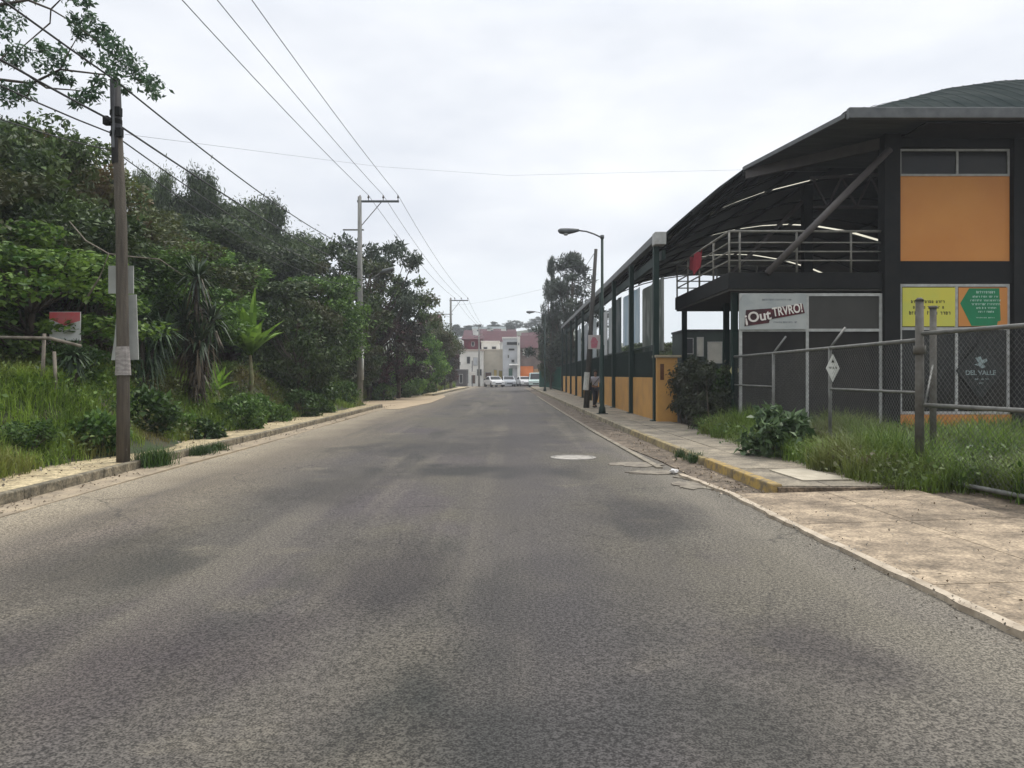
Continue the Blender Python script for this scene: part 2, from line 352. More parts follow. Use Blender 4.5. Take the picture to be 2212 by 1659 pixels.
# apron and its edging
M_apron = mat('apron_concrete', (.37, .29, .20), (.13, .10, .07), scale=1.5, detail=9, bump=.5, bscale=45, lo=.40, hi=.72)
def grit(m, s1, a1, amp):
    t = m.node_tree; b = t.nodes['Principled BSDF']; src = b.inputs['Base Color'].links[0].from_socket; g = t.nodes['Geometry']
    for sc, am in ((s1, amp), (a1, amp * .8)):
        n = t.nodes.new('ShaderNodeTexNoise'); n.inputs['Scale'].default_value = sc; n.inputs['Detail'].default_value = 4; t.links.new(g.outputs['Position'], n.inputs['Vector'])
        r = t.nodes.new('ShaderNodeMapRange'); r.inputs[1].default_value = .38; r.inputs[2].default_value = .62; r.inputs[3].default_value = 1 - am; r.inputs[4].default_value = 1 + am * .6; t.links.new(n.outputs[0], r.inputs[0])
        v = t.nodes.new('ShaderNodeVectorMath'); v.operation = 'SCALE'; t.links.new(src, v.inputs[0]); t.links.new(r.outputs[0], v.inputs[3]); src = v.outputs[0]
    t.links.new(src, b.inputs['Base Color'])
grit(M_apron, 38, 7, .32); grit(M_pave, 30, 5, .28); grit(M_dirt, 30, 9, .4); grit(M_kerb, 22, 6, .3)
ap = MB()
def apx(y): return float(np.interp(y, [-6, 4.7, 8.5, 10.5, 13.6], [3.2, 3.10, 2.90, 2.86, 2.5]))
cuts_y = [-6, -2.5, .6, 3.3, 5.9, 8.3, 10.42]
for a, c in zip(cuts_y[:-1], cuts_y[1:]):
    for k, (u0, u1) in enumerate(((.1, 1.25), (1.262, 2.42))):
        a_, c_ = a + .008, c - .008
        f = lambda y, u: (apx(y) + u, y, .03 + .03 * u)
        ap.add([f(a_, u0), f(a_, u1), f(c_, u1), f(c_, u0)] + [(x, y, -.05) for x, y, _ in (f(a_, u0), f(a_, u1), f(c_, u1), f(c_, u0))],
               [(0, 1, 2, 3), (4, 5, 1, 0), (5, 6, 2, 1), (6, 7, 3, 2), (7, 4, 0, 3)])
tag(ap.build('driveway', M_apron), kind='structure')
tag(grid([2.6, 3.4, 5.6, 6.0, 9, 20, 60], [-14, 0, 6, 10.5, 21, 30, 60, 100], lambda X, Y: np.where(X > 5.5, .06, np.where(X > 3.1, .0, -.04)), 'side_ground', M_dirt, False), kind='structure')
tag(strip([-6, 0, 3] + [3.3 + .23 * i for i in range(41)], lambda y: apx(y) + .022 * math.sin(y * 9.1) * math.sin(y * 3.7) , lambda y: apx(y) + .09, -.05, .042, mat('edging', (.46, .39, .30), (.28, .23, .17), scale=6, detail=5), 'edging_strip'), kind='structure')
# broken concrete patches in the gutter and slab on pavement
pt = MB()
def blob(mb, cx, cy, rx, ry, z, seed, n=14, h=.02):
    r = random.Random(seed); pts = [(cx + rx * math.cos(2 * math.pi * i / n) * r.uniform(.55, 1.2), cy + ry * math.sin(2 * math.pi * i / n) * r.uniform(.55, 1.2), z) for i in range(n)]
    mb.prism(pts, (0, 0, h))
for a in ((2.35, 12.9, .45, .32, 1), (2.9, 12.2, .38, .28, 2), (2.2, 14.1, .5, .4, 3), (2.62, 11.4, .28, .5, 4)): blob(pt, *a[:4], .004, a[4], n=19, h=.011)
tag(pt.build('concrete_patch', mat('patch_concrete', (.25, .22, .17), (.12, .10, .08), scale=6, detail=7)), kind='structure')
sl = MB(); sl.prism([(4.02, 10.9, .137), (4.75, 11.0, .137), (4.55, 12.3, .137), (3.95, 12.1, .137)], (0, 0, .014))
tag(sl.build('loose_slab', mat('slab', (.45, .40, .31), (.33, .29, .22), scale=4)), 'pale concrete slab lying on the sidewalk beside the tall grass', 'slab')
# manhole
mh = empty('manhole_cover', (1.18, 15.2, -.004), 0, 'round pale manhole cover set in the middle of the asphalt road', 'manhole cover')
b = MB(); b.tube([(0, 0, 0), (0, 0, .022)], .36, 32); b.build('lid', mat('manhole_concrete', (.40, .37, .33), (.22, .205, .18), scale=9, detail=6), mh)
b = MB()
for k in range(32):
    t0, t1 = 2 * math.pi * k / 32, 2 * math.pi * (k + 1) / 32
    b.prism([(.37 * math.cos(t0), .37 * math.sin(t0), 0), (.44 * math.cos(t0), .44 * math.sin(t0), 0), (.44 * math.cos(t1), .44 * math.sin(t1), 0), (.37 * math.cos(t1), .37 * math.sin(t1), 0)], (0, 0, .026))
b.build('rim', mat('manhole_rim', (.3, .28, .25), (.2, .19, .17), scale=8), mh)
# crumpled litter
def litter(name, loc, s_, m, label, seed):
    bm = bmesh.new(); bmesh.ops.create_icosphere(bm, subdivisions=2, radius=s_); r = random.Random(seed)
    for v in bm.verts: v.co = v.co * r.uniform(.65, 1.15); v.co.z = v.co.z * .6
    me = bpy.data.meshes.new(name); bm.to_mesh(me); bm.free()
    o = link(name, me, m); o.location = loc; return tag(o, label, 'litter')
litter('crumpled_bag', (2.62, 12.75, .05), .07, mat('white_plastic', (.7, .68, .66), (.5, .48, .46), rough=.4), 'crumpled white plastic bag in the gutter by the broken kerb', 3)

# left kerb and pavement
M_lp = mat('sandy_pavement', (.50, .41, .25), (.30, .24, .145), scale=1.6, detail=7, bump=.4, lo=.4, hi=.72)
M_lk = mat('old_kerb', (.26, .22, .15), (.12, .105, .075), scale=3.5, detail=7, bump=.5)
def lx(y): return float(np.interp(y, [-14, 9, 14, 20, 30, 40, 62, 84, 99], [-6.1, -6.2, -6.35, -6.3, -6.35, -6.5, -6.0, -5.75, -5.4]))
def lrun(y0, y1, wid, step=2.1):
    y = y0
    while y < y1:
        c = min(y + step - .02, y1); j = random.uniform(-.015, .015)
        for mb, u0, u1, z in ((LK, 0, .14, .15), (LP, .145, wid, .142)):
            mb.add([(lx(y) - u0 + j, y, -.05), (lx(y) - u1, y, -.05), (lx(c) - u1, c, -.05), (lx(c) - u0 + j, c, -.05), (lx(y) - u0 + j, y, z), (lx(y) - u1, y, z), (lx(c) - u1, c, z), (lx(c) - u0 + j, c, z)],
                   [(4, 5, 6, 7), (0, 1, 5, 4), (1, 2, 6, 5), (2, 3, 7, 6), (3, 0, 4, 7)])
        y += step
LK = MB(); LP = MB(); lrun(-13, 39.5, 1.15); lrun(61, 99, .9)
grit(M_lp, 30, 6, .35); grit(M_lk, 25, 8, .35)
tag(LK.build('kerb', M_lk, bevel=.02), kind='structure'); tag(LP.build('sidewalk', M_lp), kind='structure')
dp = MB()
dp.prism([(-5.3, 37, .006), (-4.7, 46, .006), (-4.9, 58, .006), (-5.6, 64, .006), (-6.6, 63, .006), (-8.8, 57, .006), (-9.0, 44, .006), (-8.6, 39.6, .006), (-6.4, 39.6, .006), (-6.2, 37, .006)], (0, 0, .012))
tag(dp.build('dirt_track', mat('tan_dirt', (.46, .36, .24), (.32, .25, .17), scale=.8, detail=7, bump=.3)), kind='structure')
lg = strip([-12, 0, 9, 14, 20, 30, 38], lambda y: lx(y) + .02, lambda y: lx(y) + .45 + .1 * math.sin(y), -.05, .02, mat('kerbside_dust', (.36, .29, .2), (.22, .18, .13), scale=2.2, detail=7, bump=.4), 'gutter')
tag(lg, kind='structure')
#@@PART2
# ------------------------------------------------------------ vegetation
M_grass = leafmat('bank_grass', (.075, .13, .016), (.24, .34, .05), (.19, .17, .055), trans=.35, cs=.9)
M_grass2 = leafmat('verge_grass', (.05, .10, .015), (.17, .25, .04), (.13, .15, .04), trans=.35, cs=1.5)
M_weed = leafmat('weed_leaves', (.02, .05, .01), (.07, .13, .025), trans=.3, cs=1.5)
M_bark = mat('bark', (.10, .08, .06), (.045, .038, .03), scale=5, sv=(1, 1, .3), bump=.5)
M_palebark = mat('pale_bark', (.24, .21, .17), (.12, .10, .08), scale=5, sv=(1, 1, .3), bump=.4)
def grass_on(name, xr, yr, n, h, wd, m, label, fz, keep=None, rg=rng, tuft=7):
    k = n // tuft
    X = rg.uniform(xr[0], xr[1], k); Y = yr[0] + (yr[1] - yr[0]) * rg.random(k) ** 1.35
    hs = .25 + 1.3 * (np.sin(X * 1.9 + Y * .8) * .25 + np.sin(Y * 1.7 - X * 1.1) * .25 + .5)
    if keep is not None:
        q = keep(X, Y); X, Y, hs = X[q], Y[q], hs[q]
    X = np.repeat(X, tuft) + rg.normal(size=len(X) * tuft) * .06; Y = np.repeat(Y, tuft) + rg.normal(size=len(Y) * tuft) * .06; hs = np.repeat(hs, tuft)
    P = np.stack([X, Y, fz(X, Y) - .02], 1)
    V = blades(P, h * hs[:, None], wd, rg, .6)
    return tag(link(name, quads_mesh(name, V), m), label, 'grass', None, 'stuff')
keepL = lambda X, Y: th(X, Y) > .11
grass_on('bank_grass', (-11.5, -7.2), (5, 44), 95000, .27, .018, M_grass, 'long green grass covering the bank left of the road', th, keepL)
grass_on('bank_grass', (-9.5, -6.8), (44, 98), 16000, .5, .04, M_grass, 'green grass along the far left edge of the road', th, keepL)
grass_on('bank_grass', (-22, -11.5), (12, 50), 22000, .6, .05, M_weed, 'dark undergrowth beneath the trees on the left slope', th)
fzr = lambda X, Y: .06 + 0 * X
vergeedge = lambda Y: np.interp(Y, [7, 9.6, 10.4, 13.9, 17.6, 21], [6.3, 5.25, 4.85, 4.75, 4.72, 4.9])
grass_on('verge_grass', (4.7, 8.6), (8.6, 20.8), 46000, .47, .015, M_grass2, 'tall bright green grass growing through the chain-link fence', fzr, lambda X, Y: (X > vergeedge(Y) + .12 * np.sin(Y * 5)) & ((Y > 10.3) | (X > 6.15)))
grass_on('verge_grass', (8.6, 14), (10.0, 20.6), 16000, .36, .022, M_grass2, 'green grass between the fence and the market facade', fzr)
def weed_leaves(name, xr, yr, n, sz, m, label, fz, keep, hgt=.35):
    k = n // 26; X = rng.uniform(*xr, k); Y = yr[0] + (yr[1] - yr[0]) * rng.random(k) ** 1.4; q = keep(X, Y) & (np.sin(X * 2.3 + 1) * np.sin(Y * .9) + rng.normal(size=k) * .4 > -.1); X, Y = X[q], Y[q]
    C_ = np.stack([X, Y, fz(X, Y) + .08], 1); P = np.repeat(C_, 26, 0) + rng.normal(size=(len(X) * 26, 3)) * np.array([.16, .16, 0]) + np.array([0, 0, 1]) * rng.random((len(X) * 26, 1)) ** 1.4 * hgt
    return tag(link(name, quads_mesh(name, leaves(P, sz, sz * .55, rng, .6, -.2)), m), label, 'weeds', None, 'stuff')
M_weed2 = leafmat('pale_weed_leaves', (.05, .11, .018), (.19, .30, .06), (.13, .12, .05), trans=.3, cs=1.1)
weed_leaves('bank_weeds', (-11, -7.25), (5, 42), 46000, .085, M_weed2, 'low leafy weeds mixed in the grass of the left bank', th, keepL)
weed_leaves('verge_weeds', (4.75, 9), (9, 20.5), 16000, .07, M_weed2, 'low leafy weeds mixed in the grass by the chain-link fence', fzr, lambda X, Y: (X > vergeedge(Y) - .05) & ((Y > 10.3) | (X > 6.1)), .4)
def debris(n, fx_, fz_, yr, sz, m, label):
    Y = yr[0] + (yr[1] - yr[0]) * rng.random(n) ** 1.6; X = fx_(Y); P = np.stack([X, Y, fz_(X, Y)], 1)
    return tag(link('debris', quads_mesh('debris', leaves(P, sz, sz * .7, rng, 3, 0, .6)), m), label, 'debris', None, 'stuff')
M_deb = leafmat('dead_leaves', (.08, .06, .035), (.26, .20, .13), (.12, .11, .09), trans=.05, cs=3)
debris(1100, lambda Y: np.array([kx(y) for y in Y]) - .05 - .6 * rng.random(len(Y)) ** 1.3, lambda X, Y: .022 + 0 * X, (10.5, 45), .032, M_deb, 'dead leaves and grit lying in the right-hand gutter')
debris(900, lambda Y: np.array([apx(y) for y in Y]) + rng.normal(size=len(Y)) * .16, lambda X, Y: .046 + 0 * X, (2, 11), .017, M_deb, 'grit and leaf bits along the pale edging of the driveway')
debris(500, lambda Y: 3.2 + 2.6 * rng.random(len(Y)), lambda X, Y: .045 + .03 * (X - 3), (4, 10.3), .02, M_deb, 'leaf bits scattered over the driveway concrete')
debris(1500, lambda Y: np.array([lx(y) for y in Y]) + .03 + .45 * rng.random(len(Y)) ** 2, lambda X, Y: .024 + 0 * X, (8, 42), .028, M_deb, 'dead leaves and grit along the left kerb')
debris(900, lambda Y: np.array([lx(y) for y in Y]) - .2 - .85 * rng.random(len(Y)) ** .6, lambda X, Y: .15 + 0 * X, (8, 39), .034, M_deb, 'dead leaves lying on the left pavement')
tw = MB(); tw.tube([(3.98, 5.85, .085), (4.03, 5.83, .10), (4.12, 5.86, .105), (4.19, 5.90, .085)], [.008, .014, .013, .006], 6); tw.tube([(3.93, 5.92, .08), (3.99, 5.93, .09)], .007, 5)
tag(tw.build('curled_leaf', M_bark, None, True), 'curled dark dead leaf lying on the driveway', 'leaf')
# weeds in the kerb and along pavements
def tufts(name, pts, label, h=.2, n=160, wd=.012, m=None):
    P = np.concatenate([np.array([[x, y, z]]) + rng.normal(size=(n, 3)) * np.array([r_, r_, 0]) for x, y, z, r_ in pts])
    V = blades(P, h, wd, rng, .9)
    return tag(link(name, quads_mesh(name, V), m or M_grass2), label, 'weeds')
tufts('weed_clump', [(-6.28, 13.65, .02, .12), (-6.2, 13.9, .02, .10)], 'dark weed clump in the gutter just right of the left utility pole', .33, 260, m=M_weed)
tufts('weed_clump', [(-6.2, 15.6, .02, .10), (-6.25, 16.0, .02, .12), (-6.2, 16.6, .02, .1)], 'low weeds in the gutter further on from the left utility pole', .18, 200, m=M_weed)
tufts('weed_clump', [(3.32, 14.2, .03, .08), (3.36, 14.6, .03, .1), (3.3, 15.2, .02, .07)], 'weeds in the kerb gap behind the yellow painted kerb', .16, 160, m=M_weed)

def tree_parts(kind, seed):
    """returns trunk MB and crown quad array for a tree standing at the origin"""
    rg = np.random.default_rng(seed); r = random.Random(seed); T = MB()
    if kind == 'broad':
        H, Rr, base = 8.0, 3.0, 2.0; nc = 46
        C = []
        while len(C) < nc:
            d = unit(rg.normal(size=3)); q = .35 + .65 * rg.random() ** .6
            C.append([d[0] * Rr * q, d[1] * Rr * q, base + (H - base) * (.52 + .46 * d[2] * q)])
        C = np.array(C); Rd = rg.uniform(.5, .95, nc)
        P = clump_points(C, Rd, 15000, rg); V = leaves(P, .19, .095, rg, .4, .4)
    elif kind == 'sparse':
        H, Rr, base = 8.5, 3.4, 3.0; nc = 52
        C = []
        while len(C) < nc:
            d = unit(rg.normal(size=3)); q = .3 + .7 * rg.random() ** .45
            C.append([d[0] * Rr * q, d[1] * Rr * q, base + (H - base) * (.5 + .5 * d[2] * q)])
        C = np.array(C); Rd = rg.uniform(.35, .7, nc)
        P = clump_points(C, Rd, 8500, rg, .1); V = leaves(P, .23, .10, rg, .3, .3)
    elif kind == 'dense':
        H, Rr, base = 6.0, 2.2, .4; nc = 60
        C = []
        while len(C) < nc:
            d = unit(rg.normal(size=3)); q = .6 + .4 * rg.random()
            C.append([d[0] * Rr * q, d[1] * Rr * q, base + (H - base) * (.47 + .47 * d[2] * q)])
        C = np.array(C); Rd = rg.uniform(.35, .7, nc)
        P = clump_points(C, Rd, 13000, rg, .3); V = leaves(P, .16, .08, rg, .2, 1.2)
    elif kind == 'conifer':
        H, Rr, base = 9.0, 2.4, 1.8; nc = 60; C = []
        for i in range(nc):
            u = rg.random(); z = base + (H - base) * u; a = rg.random() * 6.283; q = Rr * (1 - u) ** .55 * (.35 + .75 * rg.random())
            C.append([math.cos(a) * q, math.sin(a) * q, z + .15 * q])
        C = np.array(C); Rd = rg.uniform(.3, .65, nc)
        P = clump_points(C, Rd, 12000, rg, .1); V = leaves(P, .28, .06, rg, .2, -.6)
    n = 1
    ht = C[:, 2].max() * .86
    tr = [(0, 0, -.4)] + [(.12 * math.sin(i * 1.3 + seed), .12 * math.cos(i * 1.7 + seed), ht * i / 6) for i in range(1, 7)]
    rad = .18 if kind != 'dense' else .1
    T.tube(tr, [rad * (1 - .13 * i) for i in range(7)], 8)
    for i in range(0, len(C), 2):
        c = Vector(C[i]); k = max(1, min(5, int((c.z * .62) / ht * 6))); p = Vector(tr[k]); mid = p.lerp(c, .5) + Vector((0, 0, -.12 * (c - p).length))
        T.tube([p, mid, c], [rad * .38, rad * .24, .015], 5, False)
    return T, V
def bamboo_parts(seed, n=9, H=9.5, spread=1.5):
    rg = np.random.default_rng(seed); T = MB(); LP_ = []
    for i in range(n):
        a = 6.283 * i / n + rg.normal() * .3; q = spread * (.25 + .75 * rg.random()); h = H * (.75 + .27 * rg.random()) 
        d = np.array([math.cos(a), math.sin(a), 0]); pts = []
        for k in range(9):
            t = k / 8; out_ = .15 + q * t ** 3; z = h * (t * 1.14 - .30 * t ** 6)
            pts.append(d * out_ + np.array([0, 0, z]))
        T.tube(pts, [.055 * (1 - .1 * k) for k in range(9)], 5, False)
        pa = np.array(pts)
        m_ = 2600; u = 8 * rg.random(m_) ** .33; i0 = np.minimum(u.astype(int), 7); f = (u - i0)[:, None]
        p = pa[i0] * (1 - f) + pa[i0 + 1] * f
        p = p + rg.normal(size=(m_, 3)) * np.array([.36, .36, .34]) * (.35 + .65 * u[:, None] / 8) + np.array([0, 0, -.15])
        LP_.append(p)
    P = np.concatenate(LP_); V = leaves(P, .21, .055, rg, .1, 1.6)
    return T, V
LM = dict(
    dark=leafmat('dark_canopy', (.022, .042, .014), (.10, .155, .042), (.085, .09, .036), trans=.22, cs=.5),
    olive=leafmat('olive_canopy', (.03, .048, .015), (.14, .165, .05), (.11, .08, .035), trans=.25, cs=.5),
    green=leafmat('green_canopy', (.032, .08, .014), (.16, .28, .05), trans=.3, cs=.8),
    bright=leafmat('bright_canopy', (.04, .095, .015), (.17, .27, .045), trans=.35, cs=1.2),
    grey=leafmat('greygreen_canopy', (.022, .036, .022), (.075, .10, .065), trans=.2, cs=.6),
    bamboo=leafmat('bamboo_leaves', (.024, .044, .020), (.10, .142, .055), trans=.3, cs=.5),
    plum=leafmat('reddish_canopy', (.02, .022, .016), (.06, .055, .035), (.10, .045, .045), trans=.2, cs=.6))
protos = {}
def tree(name, kind, col, x, y, top, rad, label, group=None, cat='tree', zb=None, rz=None, seed=1, bark=None, zsq=None):
    key = (kind, seed)
    if key not in protos:
        T, V = bamboo_parts(seed) if kind == 'bamboo' else tree_parts(kind, seed)
        tm = T.mesh('trunk', True); cm = quads_mesh('crown', V)
        protos[key] = (tm, cm, float(V[..., 2].max()), float(np.percentile(np.abs(V[..., 0]), 96)))
    tm, cm, H, Rr = protos[key]
    base = float(th(x, y)) - .1 if zb is None else zb
    o = empty(name, (x, y, base), random.uniform(0, 6.28) if rz is None else rz, label, cat, group)
    sz = (top - base) / H; sx = rad / Rr
    o.scale = (sx, sx, sz)
    for nm, me, m in (('trunk', tm, bark or M_bark), ('crown', cm, LM[col])):
        c = link(nm, me, None, o)
        if not me.materials: me.materials.append(m)
        c.material_slots[0].link = 'OBJECT'; c.material_slots[0].material = m
    return o
GB = 'bamboo clumps along the hill crest'
BAM = ((336, 366, 42, .8, 1, 'narrow bamboo tuft at the left end of the hill crest'), (372, 408, 43, 1.1, 2, 'short bamboo clump second from the left on the crest'),
  (433, 364, 44, .9, 1, 'tallest plume of bamboo rising above the hill crest'), (475, 432, 45, 1.5, 2, 'bamboo clump immediately right of the tallest plume'),
  (512, 414, 46, 1.4, 1, 'rounded bamboo clump right of centre on the crest'), (560, 446, 50, 1.3, 2, 'tall rounded bamboo head midway down the crest'),
  (592, 502, 51, 1.5, 1, 'bamboo clump just below the tall rounded head'), (628, 488, 52, 1.9, 2, 'arching bamboo clump at the right end of the crest'),
  (400, 470, 40, 2.2, 2, 'broad bamboo clump on the slope under the tallest plume'), (480, 505, 42, 2.4, 1, 'broad bamboo clump on the slope below the rounded clump'), (560, 550, 44, 2.3, 2, 'broad bamboo clump low on the slope above the banana plant'))
for px, py, Y, rad, sd3, lb in BAM:
    p = W(px, py, Y); tree('bamboo_clump', 'bamboo', 'bamboo', p.x, Y, p.z + (.9 if px in (336, 433, 560) else .2), rad * 1.1, lb, GB, 'bamboo', seed=sd3)
def SKY(px): return float(np.interp(px, [-100, 0, 60, 120, 180, 240, 320, 500, 600, 660, 760, 900], [180, 195, 228, 254, 298, 340, 435, 545, 592, 615, 580, 680]))
GS = 'trees of the wooded slope left of the road'
named = [
 (-15, 200, 20, 2.2, 'broad', 'dark', 'dark broadleaf tree at the far left edge, under the overhanging branches'),
 (115, 250, 24, 2.2, 'broad', 'olive', 'olive-brown broadleaf tree left of the near utility pole, upper slope'),
 (205, 292, 29, 2.3, 'broad', 'dark', 'dark tree whose top shows directly behind the near utility pole'),
 (290, 352, 35, 2.4, 'broad', 'olive', 'olive tree just right of the near utility pole on the skyline'),
 (385, 425, 38, 2.6, 'broad', 'dark', 'dark broadleaf tree below the small bamboo tuft'),
 (60, 480, 17, 2.1, 'dense', 'bright', 'bright green leafy bush-tree at the left edge of the slope'),
 (150, 470, 21, 2.0, 'broad', 'dark', 'dark tree between the bright bush-tree and the near utility pole'),
 (335, 470, 26, 2.5, 'broad', 'olive', 'brownish olive tree right of the near utility pole, halfway down'),
 (300, 540, 22, 1.6, 'dense', 'green', 'green leafy shrub-tree behind the boards on the near pole'),
 (500, 500, 34, 3.0, 'broad', 'dark', 'dark tree standing behind the spiky yucca'),
 (420, 480, 31, 2.6, 'broad', 'green', 'mid-green tree above the spiky yucca'),
 (590, 560, 36, 2.7, 'broad', 'olive', 'olive-brown tree behind the banana plant'),
 (690, 590, 37, 2.3, 'dense', 'green', 'vine-draped green tree left of the tall crossarm pole'),
 (640, 640, 30, 1.5, 'dense', 'dark', 'dark slender tree hung with creepers right of the banana plant'),
 (735, 520, 46, 3.2, 'sparse', 'dark', 'open-crowned dark tree left of the tall crossarm pole'),
 (800, 500, 50, 3.0, 'sparse', 'grey', 'grey-green tree right behind the tall crossarm pole, tallest there'),
 (860, 590, 54, 2.6, 'sparse', 'dark', 'dark open tree leaning toward the road right of the tall crossarm pole'),
 (835, 650, 52, 2.4, 'dense', 'plum', 'dark reddish tree low beside the tall crossarm pole'),
 (760, 700, 46, 1.8, 'dense', 'dark', 'dark low tree at the foot of the tall crossarm pole'),
 (905, 712, 62, 1.8, 'dense', 'green', 'green roadside tree behind the thin dark post'),
 (880, 760, 58, 1.5, 'dense', 'green', 'low green bush-tree on the verge by the thin dark post'),
 (940, 706, 70, 1.8, 'broad', 'olive', 'olive tree between the two crossarm poles'),
 (960, 722, 79, 1.3, 'dense', 'plum', 'reddish green tree at the foot of the distant crossarm pole'),
 (925, 690, 84, 3.0, 'broad', 'dark', 'dark tree behind the roadside row, under the maroon roof'),
]
for i, (px, py, Y, rad, k, c, lb) in enumerate(named):
    py = max(py, SKY(px + .3 * rad * F / Y)) if 60 < px < 600 else py; p = W(px, py, Y); tree('tree', k, c, p.x, Y, p.z, rad, lb, GS, seed=11 + i % 3)
# the rest of the wood: ranks behind and between
cols = ['dark', 'olive', 'dark', 'green', 'dark']
k_ = 0
for Y0 in np.arange(17, 62, 4.2):
    for px in range(-60, 700, 105):
        px_ = px + random.uniform(-30, 30); Y = Y0 + random.uniform(-1, 1); x = (px_ - 1106) / F * Y
        if x > -11.2 + .02 * Y: continue
        rad = random.uniform(1.8, 2.6)
        lift = random.uniform(15, 170); sky_y = SKY(px_ + .7 * rad * F / Y) + lift
        top = 1.6 + (810.5 - sky_y) / F * Y; b_ = float(th(x, Y))
        if top - b_ < 2.2 or top - b_ > 11: continue
        c = cols[k_ % 5]; k_ += 1; kd = 'broad' if k_ % 3 else 'dense'
        zone = 'left of the near pole' if px_ < 225 else 'between pole and tall yucca' if px_ < 400 else 'above the banana plant' if px_ < 570 else 'below the arching bamboo'
        lv = 'near the skyline' if lift < 65 else 'on the mid slope' if lift < 120 else 'low on the slope'
        cn = {'dark': 'dark', 'olive': 'olive brown', 'green': 'mid-green'}[c]
        lb = f"{cn} {'rounded' if kd == 'broad' else 'creeper-hung'} tree {lv} {zone}"
        tree('tree', kd, c, x, Y, top, rad, lb, f'{cn} trees packed in the wood', seed=11 + k_ % 3)
# right-hand side trees
p = W(1234, 538, 80); tree('roadside_tree', 'conifer', 'grey', p.x, 80, p.z, 3.3, 'tall grey-green tree behind the far end of the long market roof', zb=0, seed=31)
p = W(1188, 548, 82); tree('roadside_tree', 'conifer', 'grey', p.x + .1, 82, p.z, 1.1, 'slender tree with a thin bare tip left of the tall grey-green tree', zb=0, seed=31)
p = W(1185, 700, 86); tree('roadside_tree', 'dense', 'dark', p.x + .2, 86, p.z, 1.2, 'dark dense tree at the far end of the right pavement', zb=0, seed=12)
p = W(1208, 660, 84); tree('roadside_tree', 'dense', 'grey', p.x + .5, 84, p.z, 1.3, 'low grey-green tree filling below the tall tree on the right', zb=0, seed=13)
# trees on the far hill and by the town
for i in range(26):
    px = 930 + i * 11.5 + random.uniform(-6, 6); Y = random.uniform(250, 262) if 1000 < px < 1110 else random.uniform(190, 250); x = (px - 1106) / F * Y
    tree('hill_tree', 'broad', 'grey', x, Y, float(farhill(x, Y)) + random.uniform(2.5, 4.5), random.uniform(1.5, 2.6), 'small grey-green tree on the distant hill above the town', 'trees on the distant hill', zb=float(farhill(x, Y)) - .5, seed=11 + i % 3)
for px, py, lb in ((985, 700, 'palm-like dark tree on the skyline left of the distant crossarm pole'), (1068, 694, 'dark lone tree on the skyline above the long white building'), (1012, 702, 'tuft-headed tree on the skyline right of the distant crossarm pole')):
    p = W(px, py, 240); tree('hill_tree', 'conifer', 'grey', p.x, 240, p.z, 2.6, lb, zb=float(farhill(p.x, 240)), seed=31)
for px, py, Y in ((1166, 745, 132), (1175, 750, 128), (985, 738, 128), (1000, 750, 130)):
    p = W(px, py, Y); tree('town_tree', 'dense', 'plum', p.x, Y, p.z, 2.5, {1166: 'reddish tree left of the maroon-roofed house on the right', 1175: 'dark reddish tree beyond the right pavement end', 985: 'reddish tree left of the white town house', 1000: 'low reddish tree beside the white town house'}[px], zb=0, seed=12)

# big tree overhanging the top-left corner
ot = empty('overhanging_tree', (-10.9, 13.3, float(th(-10.9, 13.3)) - .1), 0, 'tree with long thin leafy branches reaching over the near utility pole from the top left', 'tree')
ob = Vector(ot.location); T = MB()
def PW(px, py, Y=13.3): return W(px, py, Y) - ob
trunk_top = PW(-330, 180); T.tube([(0, 0, 0), (.1, 0, 1.5), trunk_top * .75, trunk_top, trunk_top + Vector((.2, .1, 2.2))], [.2, .17, .14, .11, .04], 8)
limbs = [[(-330, 180), (-120, 195), (0, 172), (70, 180), (130, 150), (215, 160), (280, 165), (330, 186)],
         [(-300, 80), (-100, 60), (0, 130), (45, 152), (100, 190), (165, 195), (225, 203)],
         [(-330, 150), (-150, 60), (0, 10), (60, 0), (110, 20), (108, 50), (50, 100), (20, 140)],
         [(110, 20), (160, 50), (215, 95), (265, 140), (300, 160)],
         [(130, 150), (150, 110), (170, 75), (200, 45)], [(0, 130), (30, 100), (80, 110), (130, 105)], [(70, 180), (60, 205), (30, 220)],
         [(215, 160), (200, 190), (175, 215), (165, 228)], [(60, 0), (30, -30), (-20, -60)], [(110, 20), (140, -10), (190, -30)]]
for i, l in enumerate(limbs):
    n_ = len(l); r0 = .034 if i < 3 else .015
    T.tube([PW(a, b, 13.3 + .25 * math.sin(k * 1.1 + i)) for k, (a, b) in enumerate(l)], [r0 * (1 - .85 * k / (n_ - 1)) for k in range(n_)], 6, False)
T.build('trunk', M_bark, ot, True)
cl = [(38, 45), (10, 70), (30, 108), (62, 118), (100, 112), (135, 112), (85, 95), (160, 42), (178, 62), (196, 38), (170, 75), (210, 62), (215, 88), (232, 78), (238, 105), (250, 95), (262, 130), (262, 115), (278, 145), (285, 128), (300, 155), (305, 170), (325, 172), (338, 188), (332, 196),
      (12, 192), (45, 195), (65, 185), (18, 215), (50, 205), (128, 165), (148, 175), (190, 200), (205, 210), (165, 220), (176, 212), (0, 15), (150, -5), (185, 5), (130, 150), (95, 140), (240, 150), (255, 165), (215, 175), (-30, 90), (-40, 160), (-20, 20), (10, 130), (35, 135), (225, 130), (270, 195), (185, 120), (120, 128), (30, 5), (80, -10), (0, 40)]
C = np.array([PW(a, b, 13.3 + random.uniform(-.5, .5)) for a, b in cl]); Rd = rng.uniform(.10, .21, len(cl))
P = clump_points(C, Rd, 4300, rng, .05); V = leaves(P, .085, .036, rng, .3, .3)
link('crown', quads_mesh('crown', V), leafmat('overhang_leaves', (.03, .065, .035), (.11, .19, .10), trans=.35, cs=2), ot)

